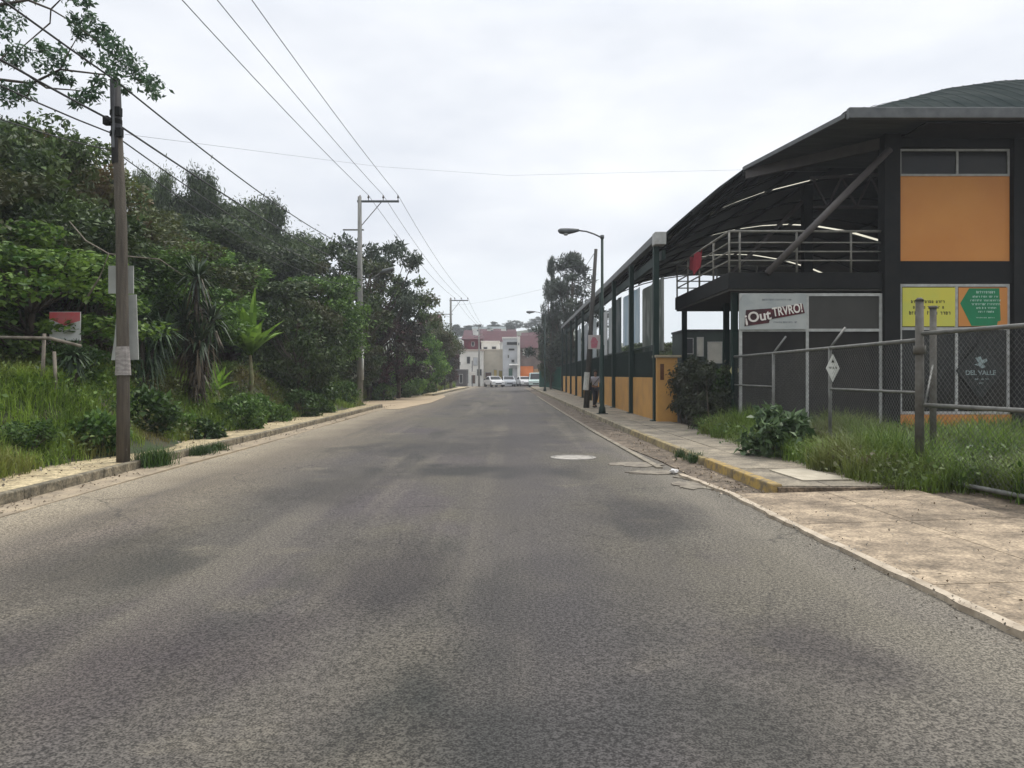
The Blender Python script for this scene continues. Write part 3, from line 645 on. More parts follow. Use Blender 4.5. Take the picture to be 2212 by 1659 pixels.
# spiky yucca / dracaena plants
def sword(P, D, ln, wd, rg, droop=.2):
    """long bent leaves from P along D"""
    n = len(P); D = unit(D); s_ = unit(np.cross(D, np.array([0, 0, 1.0]) + 1e-3)); l = ln * (.7 + .5 * rg.random((n, 1)))
    a = P + D * l * .5 + np.array([0, 0, .02]); e = P + D * l * .95 - np.array([0, 0, 1]) * l * droop * (1.05 - D[:, 2:3])
    q1 = np.stack([P - s_ * wd * .35, P + s_ * wd * .35, a + s_ * wd / 2, a - s_ * wd / 2], 1)
    q2 = np.stack([a - s_ * wd / 2, a + s_ * wd / 2, e + s_ * wd * .05, e - s_ * wd * .05], 1)
    return np.concatenate([q1, q2])
M_yuc = leafmat('yucca_leaves', (.015, .035, .014), (.07, .115, .05), trans=.15, cs=1)
M_yucd = leafmat('dry_yucca', (.04, .03, .018), (.12, .09, .05), trans=.1, cs=1)
def yucca(x, y, heads, label, ln=.75, dry=False):
    b = float(th(x, y)); o = empty('yucca', (x, y, b), 0, label, 'yucca'); T = MB(); Vs = []; Vd = []
    for hx, hy, hz in heads:
        T.tube([(0, 0, -.2), (hx * .4, hy * .4, hz * .5), (hx, hy, hz)], [.11, .09, .06], 7)
        n = 110; D = unit(rng.normal(size=(n, 3)) * np.array([1, 1, .8]) + np.array([0, 0, .45])); P = np.array([[hx, hy, hz]]) + D * .06
        Vs.append(sword(P, D, ln, .05, rng))
        n = 90; D = unit(rng.normal(size=(n, 3)) * np.array([1, 1, .5]) + np.array([0, 0, -.5])); zz = hz - rng.random(n) * min(hz * .75, 2.2)
        P = np.stack([hx * zz / hz, hy * zz / hz, zz], 1); (Vd if dry else Vs).append(sword(P, D, ln * .75, .045, rng, .5))
    T.build('trunk', M_bark, o, True); link('crown', quads_mesh('crown', np.concatenate(Vs)), M_yuc, o)
    if Vd: link('dry_leaves', quads_mesh('dry_leaves', np.concatenate(Vd)), M_yucd, o)
    return o
def hz_(x, y, px, py): return 1.6 + (810.5 - py) / F * y - float(th(x, y))
def XY(px, Y): return (px - 1106) / F * Y
x = XY(425, 21); yucca(x, 21, [(0, 0, hz_(x, 21, 425, 600)), (.35, .2, hz_(x, 21, 450, 690)), (-.3, -.1, hz_(x, 21, 400, 700)), (.15, -.2, hz_(x, 21, 430, 740))], 'tall spiky yucca with dry skirt between the near pole and the banana plant', .8, True)
x = XY(158, 15.2); yucca(x, 15.2, [(0, 0, hz_(x, 15.2, 158, 770))], 'spiky yucca in front of the red and white sign', .36)
x = XY(215, 19); yucca(x, 19, [(0, 0, hz_(x, 19, 215, 560)), (.3, .1, hz_(x, 19, 240, 600)), (-.4, 0, hz_(x, 19, 180, 620))], 'tall dark yucca rising just left of the near utility pole', .85, True)
x = XY(305, 19); yucca(x, 19, [(0, 0, hz_(x, 19, 310, 690)), (.4, .2, hz_(x, 19, 335, 720))], 'low spiky yucca just right of the boards on the near pole', .65)
# banana plants
M_ban = leafmat('banana_leaves', (.10, .20, .02), (.30, .50, .07), trans=.4, cs=2)
M_stem = mat('plant_stem', (.22, .24, .12), (.14, .11, .06), scale=6)
def banana(x, y, H, n, ln, label, spear=True):
    b = float(th(x, y)); o = empty('banana_plant', (x, y, b), 0, label, 'plant'); T = MB(); T.tube([(0, 0, -.2), (.05, 0, H * .5), (0, 0, H)], [.09, .08, .05], 8); T.build('stem', M_stem, o, True)
    V = []
    for i in range(n):
        a = i * 2.4 + random.uniform(-.2, .2); el = random.uniform(.6, 1.42) if not (spear and i == 0) else 1.5; l = ln * random.uniform(.7, 1.15) * (1.5 if spear and i == 0 else 1); wd = l * (.25 if not (spear and i == 0) else .13)
        d = Vector((math.cos(a) * math.cos(el), math.sin(a) * math.cos(el), math.sin(el))); s_ = d.cross(Vector((0, 0, 1))); s_ = s_.normalized() if s_.length > .1 else Vector((1, 0, 0)); u = s_.cross(d)
        pr = None; m_ = 8
        for k in range(m_ + 1):
            t = k / m_; c = Vector((0, 0, H - .08)) + d * l * t + Vector((0, 0, -1)) * l * .3 * t * t * math.cos(el)
            w_ = wd * math.sin(math.pi * min(1, .06 + .94 * t) ** .8) * .5 + .01
            cur = (c - s_ * w_ + u * w_ * .35, c, c + s_ * w_ + u * w_ * .35)
            if pr: V.append([pr[0], pr[1], cur[1], cur[0]]); V.append([pr[1], pr[2], cur[2], cur[1]])
            pr = cur
    link('leaves', quads_mesh('leaves', np.array(V, float)), M_ban, o); return o
x = XY(540, 26); banana(x, 26, hz_(x, 26, 540, 762), 24, 1.75, 'bright green broad-leaved banana plant with one upright spear leaf on the bank')
x = XY(468, 23); banana(x, 23, .5, 7, .9, 'small banana shoot with drooping leaves left of the large bright one', False)
# shrubs
M_shrub = leafmat('shrub_leaves', (.03, .075, .012), (.12, .21, .04), trans=.3, cs=2)
def shrub_mesh(seed, n=1500, sz=.11):
    rg = np.random.default_rng(seed); k = 26; d = unit(rg.normal(size=(k, 3))); C = d * .62 * np.array([1, 1, .75]) + np.array([0, 0, .55]); Rd = rg.uniform(.15, .34, k)
    return quads_mesh('leaves', leaves(clump_points(C, Rd, n, rg, .1), sz, sz * .5, rg, .5, .2)), C
SM = [shrub_mesh(s, 1700, .12) for s in (41, 42)] + [shrub_mesh(43, 1500, .2)]
def shrub(x, y, s, label, k=0, m=None, zb=None, group=None):
    me, C = SM[k]; o = empty('shrub', (x, y, float(th(x, y)) - .1 if zb is None else zb), random.uniform(0, 6), label, 'shrub', group); o.scale = (s, s, s)
    c = link('leaves', me, None, o)
    if not me.materials: me.materials.append(M_shrub)
    c.material_slots[0].link = 'OBJECT'; c.material_slots[0].material = m or M_shrub
    T = MB()
    for q in C[::3]: T.tube([(0, 0, 0), Vector(q) * .5 + Vector((0, 0, .05)), q], [.03, .02, .006], 4, False)
    T.build('stems', M_bark, o); return o
for px, Y, s, k, m, lb in (
   (520, 21.5, .95, 0, None, 'rounded bright green shrub on the bank below the banana plant'), (590, 25, .8, 1, None, 'light green shrub on the bank right of the rounded one'),
   (545, 24.5, .9, 1, None, 'leafy green shrub hiding the stem of the large banana plant'), (655, 28, 1.0, 0, M_weed, 'dark leafed shrub on the bank below the vine-draped tree'), (690, 31, 1.1, 2, M_shrub, 'large-leaved shrub climbing under the vine-draped tree'),
   (315, 16.5, .75, 2, M_weed, 'dark broad-leaved shrub on the bank just right of the near pole'), (380, 18, .6, 1, None, 'small green shrub at the foot of the tall spiky yucca'),
   (440, 18.3, .6, 2, M_weed, 'dark broad-leaved plant on the bank right of the tall yucca base'), (210, 14.2, .6, 2, M_shrub, 'large-leaved green plant on the bank just left of the near pole'),
   (60, 12.8, .55, 1, None, 'green shrub at the left edge of the bank below the stick fence'), 
   (740, 36, 1.0, 0, M_weed, 'dark shrub at the end of the grassy bank by the tall crossarm pole'), 
   (165, 16, .8, 0, M_weed, 'dark shrub beneath the red and white sign'), (830, 50, 1.1, 0, None, 'green shrub behind the dirt track right of the tall crossarm pole'), (880, 56, 1.2, 1, None, 'green shrub at the foot of the thin dark post'), (925, 66, 1.0, 0, M_weed, 'dark shrub on the verge between the crossarm poles')):
    shrub(XY(px, Y), Y, s, lb, k, m)
# right side shrub and hedge
shrub(XY(1668, 14.3), 14.3, .8, 'dark glossy broad-leaved shrub in the grass beside the pavement', 2, leafmat('glossy_shrub', (.03, .065, .02), (.14, .21, .09), trans=.2, cs=3), .05)
hg = empty('hedge', (5.45, 23.2, .1), 0, 'dark overgrown hedge between the orange gatepost and the chain-link fence', 'hedge')
rg = np.random.default_rng(5); n = 70; C = np.stack([rg.uniform(-.45, .55, n), rg.uniform(-1.9, 1.7, n), rg.uniform(.15, 1.85, n)], 1)
link('leaves', quads_mesh('leaves', leaves(clump_points(C, rg.uniform(.2, .4, n), 13000, rg, .1), .11, .035, rg, .1, .6)), leafmat('hedge_leaves', (.018, .028, .012), (.05, .06, .025), (.055, .04, .02), trans=.12, cs=2), hg)
T = MB()
for i in range(0, n, 2): T.tube([(C[i][0] * .5, C[i][1], -.1), tuple(C[i])], [.02, .008], 4, False)
T.build('stems', M_bark, hg)
shrub(6.3, 22.2, .9, 'dark bush rising above the hedge behind the leftmost fence post', 1, M_weed, .9)
# stick fence on the bank
sf = empty('stick_fence', (XY(90, 14.5), 14.5, 0), 0, 'old wooden stick fence with a pale leaning rail on the left bank', 'fence'); fx = sf.location.x
for dx, h, ln_ in ((0, .95, .05), (.28, .8, -.05), (1.35, .6, .0), (-.9, .7, .05)):
    T = MB(); b_ = float(th(fx + dx, 14.5)); T.tube([(dx, 0, b_ - .2), (dx + ln_, 0, b_ + h)], [.035, .03], 6); T.build('post', M_palebark, sf, True)
T = MB(); b_ = float(th(fx, 14.5)); T.tube([(-.75, -.1, b_ + .88), (.2, -.08, b_ + .86), (.75, -.05, b_ + .72)], [.03, .035, .03], 6); T.build('rail', M_palebark, sf, True)
dbr = MB(); q0 = W(235, 548, 15.5); dbr.tube([W(150, 478, 15.5), W(185, 520, 15.5), q0, W(215, 600, 15.5), W(190, 640, 15.5)], [.008, .016, .02, .016, .02], 6)
dbr.tube([q0, W(290, 555, 15.6), W(345, 560, 15.7), W(395, 595, 15.8)], [.014, .012, .01, .006], 6)
tag(dbr.build('fallen_branch', M_palebark, None, True), 'bare pale forked branch caught behind the near utility pole', 'branch')
#@@PART3
# ------------------------------------------------------------ market building on the right
M_dkgreen = mat('dark_green_steel', (.008, .024, .020), (.014, .030, .024), rough=.6, spec=.2, scale=3)
M_black = mat('black_steel', (.008, .009, .009), (.013, .013, .012), rough=.65, spec=.15, scale=3)
M_brownsteel = mat('primer_steel', (.09, .08, .074), (.07, .062, .06), rough=.6, scale=3)
M_roof = mat('roof_sheet', (.018, .024, .026), (.03, .038, .038), rough=.6, spec=.2, scale=.8, sv=(1, 6, 1))
M_rooftop = mat('green_roof_sheet', (.028, .036, .036), (.050, .058, .056), rough=.9, spec=0.0, scale=.8, sv=(3, .4, .4))
M_gutter = mat('galvanised', (.12, .125, .125), (.075, .08, .08), rough=.5, scale=3, metal=.2)
M_white = mat('white_frame', (.42, .42, .40), (.30, .30, .28), rough=.5, scale=6)
M_rail = mat('rail_paint', (.22, .21, .18), (.13, .125, .11), rough=.5, scale=6)
M_orange = mat('orange_board', (.55, .235, .055), (.50, .20, .045), rough=.5, scale=.6)
M_ywall = mat('ochre_wall', (.50, .27, .075), (.34, .19, .07), rough=.8, scale=1.2, detail=7, bump=.15, lo=.4, hi=.75)
M_glass = mat('dark_glass', (.010, .011, .010), (.022, .022, .018), rough=.12, scale=.7, spec=.22)
M_net = mat('shade_net', (.015, .0145, .0145), (.028, .026, .023), spec=.1, rough=.9, scale=1.5, sv=(1, 1, .4))
M_soffit = mat('soffit', (.05, .046, .036), (.035, .033, .028), scale=.8)
M_text_w = mat('lettering_white', (.72, .68, .62), (.6, .55, .5), rough=.6)
M_text_k = mat('lettering_black', (.02, .018, .012), (.03, .03, .02), rough=.6)
bl = empty('market_building', (9, 21, 0), 0, 'two-storey market building with dark steel frame and big arched metal roof', 'building')
BO = Vector(bl.location)
def part(mb, name, m, parent=None, smooth=False, bevel=0):
    """mesh given in world coordinates, parented to the building with its place kept"""
    p = parent or bl; off = BO
    mb.v = [tuple(Vector(v) - off) for v in mb.v]
    return mb.build(name, m, p, smooth, bevel)
VX = [(4.68, 5.95), (5.1, 6.33), (5.71, 6.86), (6.53, 7.55), (7.35, 8.15), (8.3, 8.72), (9.3, 9.22), (10.4, 9.68), (11.7, 10.15), (13.8, 10.68), (15.5, 10.92), (17.1, 11.0), (18.7, 10.92), (20.9, 10.55), (23, 9.94), (25.3, 8.95), (27.3, 7.75), (29.5, 5.95)]
def vz(x): return float(np.interp(x, [a for a, _ in VX], [b for _, b in VX]))
segs = [(25.0, 36.3), (36.9, 48.6), (49.2, 60.6), (61.2, 73)]
for a, c in segs:      # roof sheeting with standing ribs
    b = MB(); n = len(VX)
    loop = [(x, a, z) for x, z in VX] + [(x, a, z - .07) for x, z in VX[::-1]]
    for i in range(n - 1):
        b.add([(VX[i][0], a, VX[i][1]), (VX[i + 1][0], a, VX[i + 1][1]), (VX[i + 1][0], c, VX[i + 1][1]), (VX[i][0], c, VX[i][1]),
               (VX[i][0], a, VX[i][1] - .07), (VX[i + 1][0], a, VX[i + 1][1] - .07), (VX[i + 1][0], c, VX[i + 1][1] - .07), (VX[i][0], c, VX[i][1] - .07)],
              [(0, 1, 2, 3), (4, 7, 6, 5), (0, 4, 5, 1), (3, 2, 6, 7), (0, 3, 7, 4), (1, 5, 6, 2)])
    y = a + .2
    part(b, 'roof', M_roof)
M_skyl = leafmat('skylight_sheet', (.42, .40, .32), (.46, .44, .36), trans=.95)
b = MB()
for a, c in ((36.32, 36.88), (48.62, 49.18), (60.62, 61.18)):
    for i in range(len(VX) - 1):
        (x0, z0), (x1, z1) = VX[i], VX[i + 1]
        part(MB().prism([(x0, a, z0 - .02), (x1, a, z1 - .02), (x1, c, z1 - .02), (x0, c, z0 - .02)], (0, 0, .01)), 'skylight', M_skyl) if False else b.add([(x0, a, z0 - .02), (x1, a, z1 - .02), (x1, c, z1 - .02), (x0, c, z0 - .02)], [(0, 1, 2, 3)])
sk = part(b, 'skylight', M_skyl)
# trusses following the arch
yc = [25.3 + 5.2 * k for k in range(10)]
for y in yc:
    b = MB(); t0 = [(x + .25, y, z - .22) for x, z in VX[:-1]]; t1 = [(x + .55, y, z - .75) for x, z in VX[1:-2]]
    b.tube(t0, .05, 5)
    part(b, 'truss', M_black)
b = MB()
for i in (2, 4, 6, 8, 9, 11, 13, 14, 15): b.bar((VX[i][0], 25.1, VX[i][1] - .14), (VX[i][0], 72.9, VX[i][1] - .14), .08, .12)
part(b, 'purlins', M_black)
b = MB(); b.bar((4.62, 24.9, 5.98), (4.62, 73.1, 5.98), .20, .26); part(b, 'gutter', M_gutter, bevel=.02)
b = MB(); b.box(4.5, 4.86, 24.8, 25.35, 5.72, 6.12); part(b, 'eave_box', M_white, bevel=.02)
b = MB(); b.bar((4.85, 25.2, 5.45), (4.85, 73, 5.45), .12, .3); part(b, 'eave_beam', M_dkgreen)
for y in yc:
    b = MB(); b.box(4.53, 4.70, y - .13, y + .13, .1, 5.85); b.box(4.45, 4.78, y - .2, y + .2, .1, .16); part(b, 'column', M_dkgreen, bevel=.01)
for y in (25.3, 35.7, 46.1, 56.5, 66.9, 72.9):
    b = MB(); b.box(29.3, 29.6, y - .15, y + .15, 0, 5.9); part(b, 'column', M_dkgreen)
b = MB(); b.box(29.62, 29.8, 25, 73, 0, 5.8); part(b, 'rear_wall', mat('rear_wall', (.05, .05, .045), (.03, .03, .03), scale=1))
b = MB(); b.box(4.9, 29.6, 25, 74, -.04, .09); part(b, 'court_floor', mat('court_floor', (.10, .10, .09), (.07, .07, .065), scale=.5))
# low ochre wall between the columns, dark screen above
b = MB(); b.box(4.66, 4.84, 25.9, 73.3, .05, 1.52); wl = part(b, 'low_wall', M_ywall, bevel=.01)
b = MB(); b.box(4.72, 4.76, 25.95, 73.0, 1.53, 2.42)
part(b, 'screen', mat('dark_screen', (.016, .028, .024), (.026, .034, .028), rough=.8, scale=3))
b = MB()
for i in range(230): yy = 26 + i * .2; b.bar((4.70, yy, 1.53), (4.70, yy, 2.6), .02)
b.bar((4.69, 25.9, 2.58), (4.69, 73, 2.58), .05); part(b, 'railing', M_dkgreen)
# banners hung in the bays
def banner(y0, y1, z0, z1, c1, c2, c3, lab, x=4.98, sc=1.6):
    b = MB(); n = 7
    for k in range(n):
        a, c = y0 + (y1 - y0) * k / n, y0 + (y1 - y0) * (k + 1) / n; o1 = .04 * math.sin(k * 1.9); o2 = .04 * math.sin((k + 1) * 1.9)
        b.add([(x + o1, a, z0), (x + o2, c, z0), (x + o2, c, z1), (x + o1, a, z1), (x + o1 + .015, a, z0), (x + o2 + .015, c, z0), (x + o2 + .015, c, z1), (x + o1 + .015, a, z1)],
              [(0, 1, 2, 3), (7, 6, 5, 4), (0, 4, 5, 1), (3, 2, 6, 7), (0, 3, 7, 4), (1, 5, 6, 2)])
    return tag(b.build('banner', mat('banner_' + lab[:18].replace(' ', '_'), c1, c2, rough=.6, scale=sc, detail=3, lo=.45, hi=.55, sv=(1, 1, .35))), lab, 'banner', 'banners hung between the market columns')
banner(25.9, 30.3, 2.42, 4.85, (.07, .085, .07), (.20, .21, .19), 0, 'murky grey-green banner in the first bay from the orange gatepost')
banner(30.8, 35.5, 2.9, 5.05, (.30, .42, .52), (.48, .56, .60), 0, 'pale blue banner in the second bay from the orange gatepost', sc=.6)
banner(36.0, 38.4, 2.42, 5.2, (.05, .07, .07), (.09, .10, .10), 0, 'dark banner in the third bay of the market side')
banner(38.5, 40.7, 2.7, 5.0, (.45, .47, .47), (.35, .38, .38), 0, 'narrow white banner in the third bay of the market side')
banner(41.2, 45.5, 2.42, 5.0, (.42, .45, .45), (.5, .5, .5), 0, 'white banner in the fourth bay of the market side')
banner(46.5, 50.9, 2.42, 5.0, (.40, .44, .46), (.3, .34, .35), 0, 'pale grey banner in the fifth bay of the market side')
banner(51.8, 56.0, 2.42, 5.0, (.18, .20, .22), (.32, .34, .36), 0, 'grey banner in the sixth bay of the market side')
banner(57.0, 61.2, 2.42, 5.0, (.30, .33, .36), (.22, .25, .27), 0, 'dull blue-grey banner in the seventh bay of the market side')
# gatepost
gp = empty('gatepost', (4.92, 25.3, .1), 0, 'orange ochre masonry gatepost with a dark slot at the corner of the market', 'gatepost')
b = MB(); b.box(-.33, .33, -.3, .3, 0, 2.06); b.build('pillar', M_ywall, gp, bevel=.015)
b = MB(); b.box(-.37, .45, -.34, .34, 2.06, 2.14); b.build('cap', mat('gate_cap', (.35, .30, .2), (.25, .22, .16), scale=4), gp, bevel=.01)
b = MB(); b.box(-.22, -.10, -.306, -.295, 1.35, 1.86); b.build('slot', mat('rust_slot', (.12, .05, .02), (.07, .03, .015), scale=6), gp)
# front block: columns, beams, slab
FY = 21.0
for x0, x1, y0, lo in ((9.86, 10.28, FY - .15, 0), (13.28, 13.58, FY - .15, 0), (16.7, 17.0, FY - .15, 0)):
    b = MB(); b.box(x0, x1, y0, y0 + .4, lo, 8.0); part(b, 'column', M_black, bevel=.012)
b = MB(); b.box(9.97, 10.27, 26.9, 27.2, 0, 8.1); part(b, 'column', M_black)
for x, y in ((5.95, 21.3), (5.95, 27.5), (6.6, 24.5)):
    b = MB(); b.box(x, x + .16, y, y + .16, .05, 3.88); part(b, 'post', M_dkgreen)
b = MB(); b.box(5.75, 9.85, 20.95, 27.8, 3.90, 4.33); part(b, 'floor_slab', M_black, bevel=.01)
b = MB(); b.box(5.78, 9.84, 20.98, 27.7, 3.84, 3.897); part(b, 'soffit', M_soffit)
b = MB(); b.box(10.29, 17.2, FY - .05, FY + .25, 4.05, 4.63); b.box(10.29, 17.2, FY - .04, FY + .25, 7.66, 8.0); part(b, 'beam', M_black)
b = MB(); b.box(10.29, 17.2, 21.26, 27.5, 3.9, 4.05); part(b, 'upper_floor', M_black)
b = MB(); b.box(10.1, 17.2, 26.8, 27, .1, 3.9); b.box(9.95, 10.1, 21.3, 27, .1, 3.9); part(b, 'partition_wall', mat('dim_wall', (.045, .045, .04), (.03, .03, .028), scale=.7))
# flat canopy and hipped sheet in front of the vault
b = MB(); b.prism([(8.28, 19.5, 8.06), (17.3, 19.5, 8.12), (17.3, 25.2, 8.22), (7.35, 25.05, 8.18)], (0, 0, .05)); part(b, 'canopy_deck', mat('canopy_sheet', (.10, .105, .10), (.06, .065, .063), rough=.6, scale=.9, sv=(1, 5, 1)))
b = MB(); arcp = [(x, 25.02, vz(x) + .03) for x in (10.3, 11.7, 12.7, 13.8, 15.5, 17.1, 19)]
n_ = len(arcp); fr = [(8.5 + (19 - 8.5) * (i / (n_ - 1)), 19.62, 8.2) for i in range(n_)]
rows = []
for j in range(9):
    t = j / 8; rows.append([tuple(Vector(fr[i]).lerp(Vector(arcp[i]), t) + Vector((0, 0, .12 * math.sin(math.pi * t)))) for i in range(n_)])
vs = [p for r_ in rows for p in r_]; b.add(vs, [(j * n_ + i, j * n_ + i + 1, (j + 1) * n_ + i + 1, (j + 1) * n_ + i) for j in range(8) for i in range(n_ - 1)])
part(b, 'hip_roof', M_rooftop)
b = MB()
for i in range(26):
    x0 = 8.5 + i * .42; f = i / 25; xa = 10.6 + f * 8.4; pr = None
    pts = []
    for j in range(9):
        t = j / 8; p = Vector((x0, 19.62, 8.2)).lerp(Vector((xa, 25.02, vz(xa) + .03)), t) + Vector((0, 0, .12 * math.sin(math.pi * t) + .012)); pts.append(p)
    b.tube(pts, .007, 4, False)
part(b, 'roof_ribs', M_rooftop)
b = MB(); b.box(8.26, 19.2, 19.30, 19.49, 7.90, 8.17); part(b, 'front_gutter', M_gutter, bevel=.02)
b = MB(); b.bar((8.28, 19.55, 8.03), (7.35, 25.05, 8.15), .06, .1); b.bar((7.35, 25, 8.12), (10.0, 25, 8.12), .1, .12); part(b, 'canopy_edge', M_gutter)
b = MB(); b.bar((10.1, 20.9, 7.80), (7.45, 25.0, 7.98), .14, .30); b.bar((10.05, 21.0, 7.9), (7.0, 21.0, 7.0), .12, .25) if False else None; part(b, 'canopy_beam', M_brownsteel)
b = MB(); b.box(10.3, 19, 19.6, 20.85, 7.86, 7.9); part(b, 'canopy_soffit', M_black)
b = MB(); b.tube([(9.95, 20.75, 7.55), (6.75, 20.85, 4.3)], .09, 10); part(b, 'brace', M_brownsteel, smooth=True)
b = MB(); b.tube([(9.95, 27.0, 7.55), (6.75, 27.0, 4.3)], .07, 8); part(b, 'brace', M_brownsteel, smooth=True)
b = MB(); b.tube([(10.1, 20.8, 7.75), (7.05, 24.9, 7.55)], .08, 8) if False else None
tq = MB(); tq.bar((10.2, 27, 8.35), (13.2, 27, 8.5), .1); tq.bar((10.2, 27, 7.35), (13.2, 27, 7.35), .1)
for i in range(6):
    xx = 10.3 + i * .5; tq.bar((xx, 27, 7.35 if i % 2 else 8.35), (xx + .5, 27, 8.4 if i % 2 else 7.35), .07)
part(tq, 'truss', M_brownsteel)
# balcony railing
rl = MB()
for z in (4.66, 4.90, 5.14, 5.44):
    r_ = .035 if z > 5.4 else .022
    rl.tube([(5.8, 21.05, z), (9.85, 21.05, z)], r_, 6); rl.tube([(5.8, 21.05, z), (5.8, 27.7, z)], r_, 6); rl.tube([(5.8, 27.7, z), (9.85, 27.7, z)], r_, 6)
for x, y in ((5.8, 21.05), (6.08, 21.05), (9.05, 21.05), (7.6, 21.05), (5.8, 22.7), (5.8, 24.4), (5.8, 26), (5.8, 27.7), (7.2, 27.7), (8.6, 27.7)):
    rl.tube([(x, y, 4.33), (x, y, 5.44)], .03, 6)
part(rl, 'balcony_railing', M_rail, smooth=True)
rc = MB(); pr = None
for k in range(7):
    y0 = 23.9 + .25 * k; o_ = .05 * math.sin(k * 1.6)
    cur = [(5.74 + o_, y0, 5.42 - .06 * (k % 2)), (5.72 + o_, y0, 4.72 + .1 * abs(k - 3))]
    if pr: rc.prism([pr[0], cur[0], cur[1], pr[1]], (.02, 0, 0))
    pr = cur
tag(rc.build('red_cloth', mat('red_cloth', (.30, .03, .04), (.18, .02, .03), scale=5)), 'dark red cloth hung over the side rail of the balcony', 'cloth')
# window bays of the facade
def bay(x0, x1, z0, z1, xm, zm, m_lo, m_hi, lo_only=False, t=.06, y=FY):
    f = MB()
    f.box(x0, x1, y - .03, y + .03, z1 - t, z1); f.box(x0, x1, y - .03, y + .03, z0, z0 + t)
    f.box(x0, x0 + t, y - .03, y + .03, z0 + t, z1 - t); f.box(x1 - t, x1, y - .03, y + .03, z0 + t, z1 - t)
    if xm: f.box(xm - t / 2, xm + t / 2, y - .028, y + .028, z0 + t, z1 - t)
    if zm:
        for a, c in ([(x0 + t, xm - t / 2), (xm + t / 2, x1 - t)] if xm else [(x0 + t, x1 - t)]): f.box(a, c, y - .026, y + .026, zm - t / 2, zm + t / 2)
    w_ = part(f, 'window', M_white)
    g = MB(); g.box(x0 + t, x1 - t, y + .01, y + .02, z0 + t, (zm or z1 - t)); part(g, 'pane', m_lo, w_)
    if zm: g = MB(); g.box(x0 + t, x1 - t, y + .01, y + .02, zm + .001, z1 - t); part(g, 'pane', m_hi, w_)
    return w_
# sub-part helper keeps its parent at the building's origin, so offsets stay the same
bay(6.05, 9.85, .25, 3.78, 7.86, 2.80, M_net, mat('curtain_glass', (.028, .027, .022), (.040, .038, .032), rough=.4, scale=.9), t=.075)
bay(10.3, 13.24, .56, 4.03, 11.83, 2.84, M_glass, M_glass, t=.075)
bay(13.62, 16.6, .56, 4.03, 15.1, 2.84, M_glass, mat('cream_glass', (.3, .27, .2), (.4, .36, .28), scale=1.2))
bay(10.3, 13.24, 6.9, 7.62, 11.85, None, M_glass, M_glass, t=.055)
bay(13.62, 16.6, 6.9, 7.62, 15.1, None, mat('purple_glass', (.05, .035, .08), (.03, .02, .05), rough=.2, scale=1), M_glass, t=.055)
b = MB(); b.box(10.3, 13.24, FY - .03, FY + .03, 4.632, 6.895); part(b, 'orange_panel', M_orange, bevel=.012)
b = MB(); b.box(13.62, 16.6, FY - .03, FY + .03, 4.66, 6.88); part(b, 'pink_panel', mat('pink_board', (.42, .16, .19), (.36, .14, .17), scale=.8), bevel=.012)
b = MB(); b.box(10.3, 13.26, FY - .08, FY + .1, 0, .55); b.box(13.6, 16.6, FY - .08, FY + .1, 0, .55); part(b, 'plinth', M_orange)
# ---- signs on the facade
def text(body, size, m, parent, M, name='lettering', ext=.004, shear=0, sx=1.0):
    c = bpy.data.curves.new(name, 'FONT'); c.body = body; c.size = size; c.extrude = ext; c.align_x = 'CENTER'; c.align_y = 'CENTER'; c.shear = shear; c.offset = size * .02
    c.materials.append(m); q = bpy.data.objects.new(name, c); scene.collection.objects.link(q); me = bpy.data.meshes.new_from_object(q.evaluated_get(bpy.context.evaluated_depsgraph_get())); bpy.data.objects.remove(q); me.transform(M @ Matrix.Diagonal((sx, 1, 1, 1)))
    return link(name, me, m, parent)
FX = Matrix.Rotation(R(90), 4, 'X')
def scribble(mb, cx, cz, wd, h, y, seed):
    """one line of small illegible print"""
    r = random.Random(seed); x = cx - wd / 2
    while x < cx + wd / 2:
        if r.random() < .16: x += h * .6; continue
        k = r.choice((0, 1, 2)); w_ = h * .5; t = h * .17
        if k != 1: mb.box(x, x + t, y - .004, y, cz - h / 2, cz + h * r.uniform(.2, .5))
        mb.box(x, x + w_, y - .0035, y - .0005, cz + h * .12, cz + h * .12 + t)
        if k != 0: mb.box(x + w_ - t, x + w_, y - .0042, y - .0002, cz - h / 2, cz + h * .12)
        if k == 2: mb.box(x, x + w_, y - .0036, y - .0006, cz - h / 2, cz - h / 2 + t)
        x += h * .72
s1 = empty('shop_sign', (6.97, 20.93, 3.28), 0, 'white sign board with slanting dark red lettered band at the left of the facade', 'sign')
b = MB(); b.prism([(-.93, 0, -.47), (.85, 0, -.46), (.85, 0, .48), (-.83, 0, .47), (-.93, 0, .2)], (0, .03, 0)); b.build('board', mat('sign_white', (.38, .39, .37), (.30, .32, .31), rough=.5, scale=1.8), s1)
b = MB(); b.prism([(-.80, -.012, -.38), (-.15, -.012, -.29), (-.13, -.012, -.20), (.80, -.012, -.03), (.74, -.012, .22), (-.02, -.012, .10), (-.76, -.012, .05)], (0, .01, 0))
b.build('band', mat('sign_red', (.09, .012, .018), (.035, .012, .014), rough=.5, scale=3, lo=.4, hi=.6), s1)
Mt = Matrix.Translation((-.46, -.02, -.13)) @ Matrix.Rotation(R(-8.5), 4, 'Y') @ FX; text('¡Out', .37, M_text_w, s1, Mt)
Mt = Matrix.Translation((.34, -.02, .04)) @ Matrix.Rotation(R(-9), 4, 'Y') @ FX; text('TRVRO!', .33, M_text_w, s1, Mt, sx=.70)
b = MB(); scribble(b, .05, .33, .75, .05, -.002, 5); scribble(b, .28, -.27, .6, .05, -.002, 6); b.build('small_print', mat('sign_grey', (.2, .22, .23), (.16, .17, .18)), s1)
s2 = empty('window_poster', (11.08, 20.955, 3.43), 0, 'yellow poster with three lines of black print in the ground-floor window', 'poster')
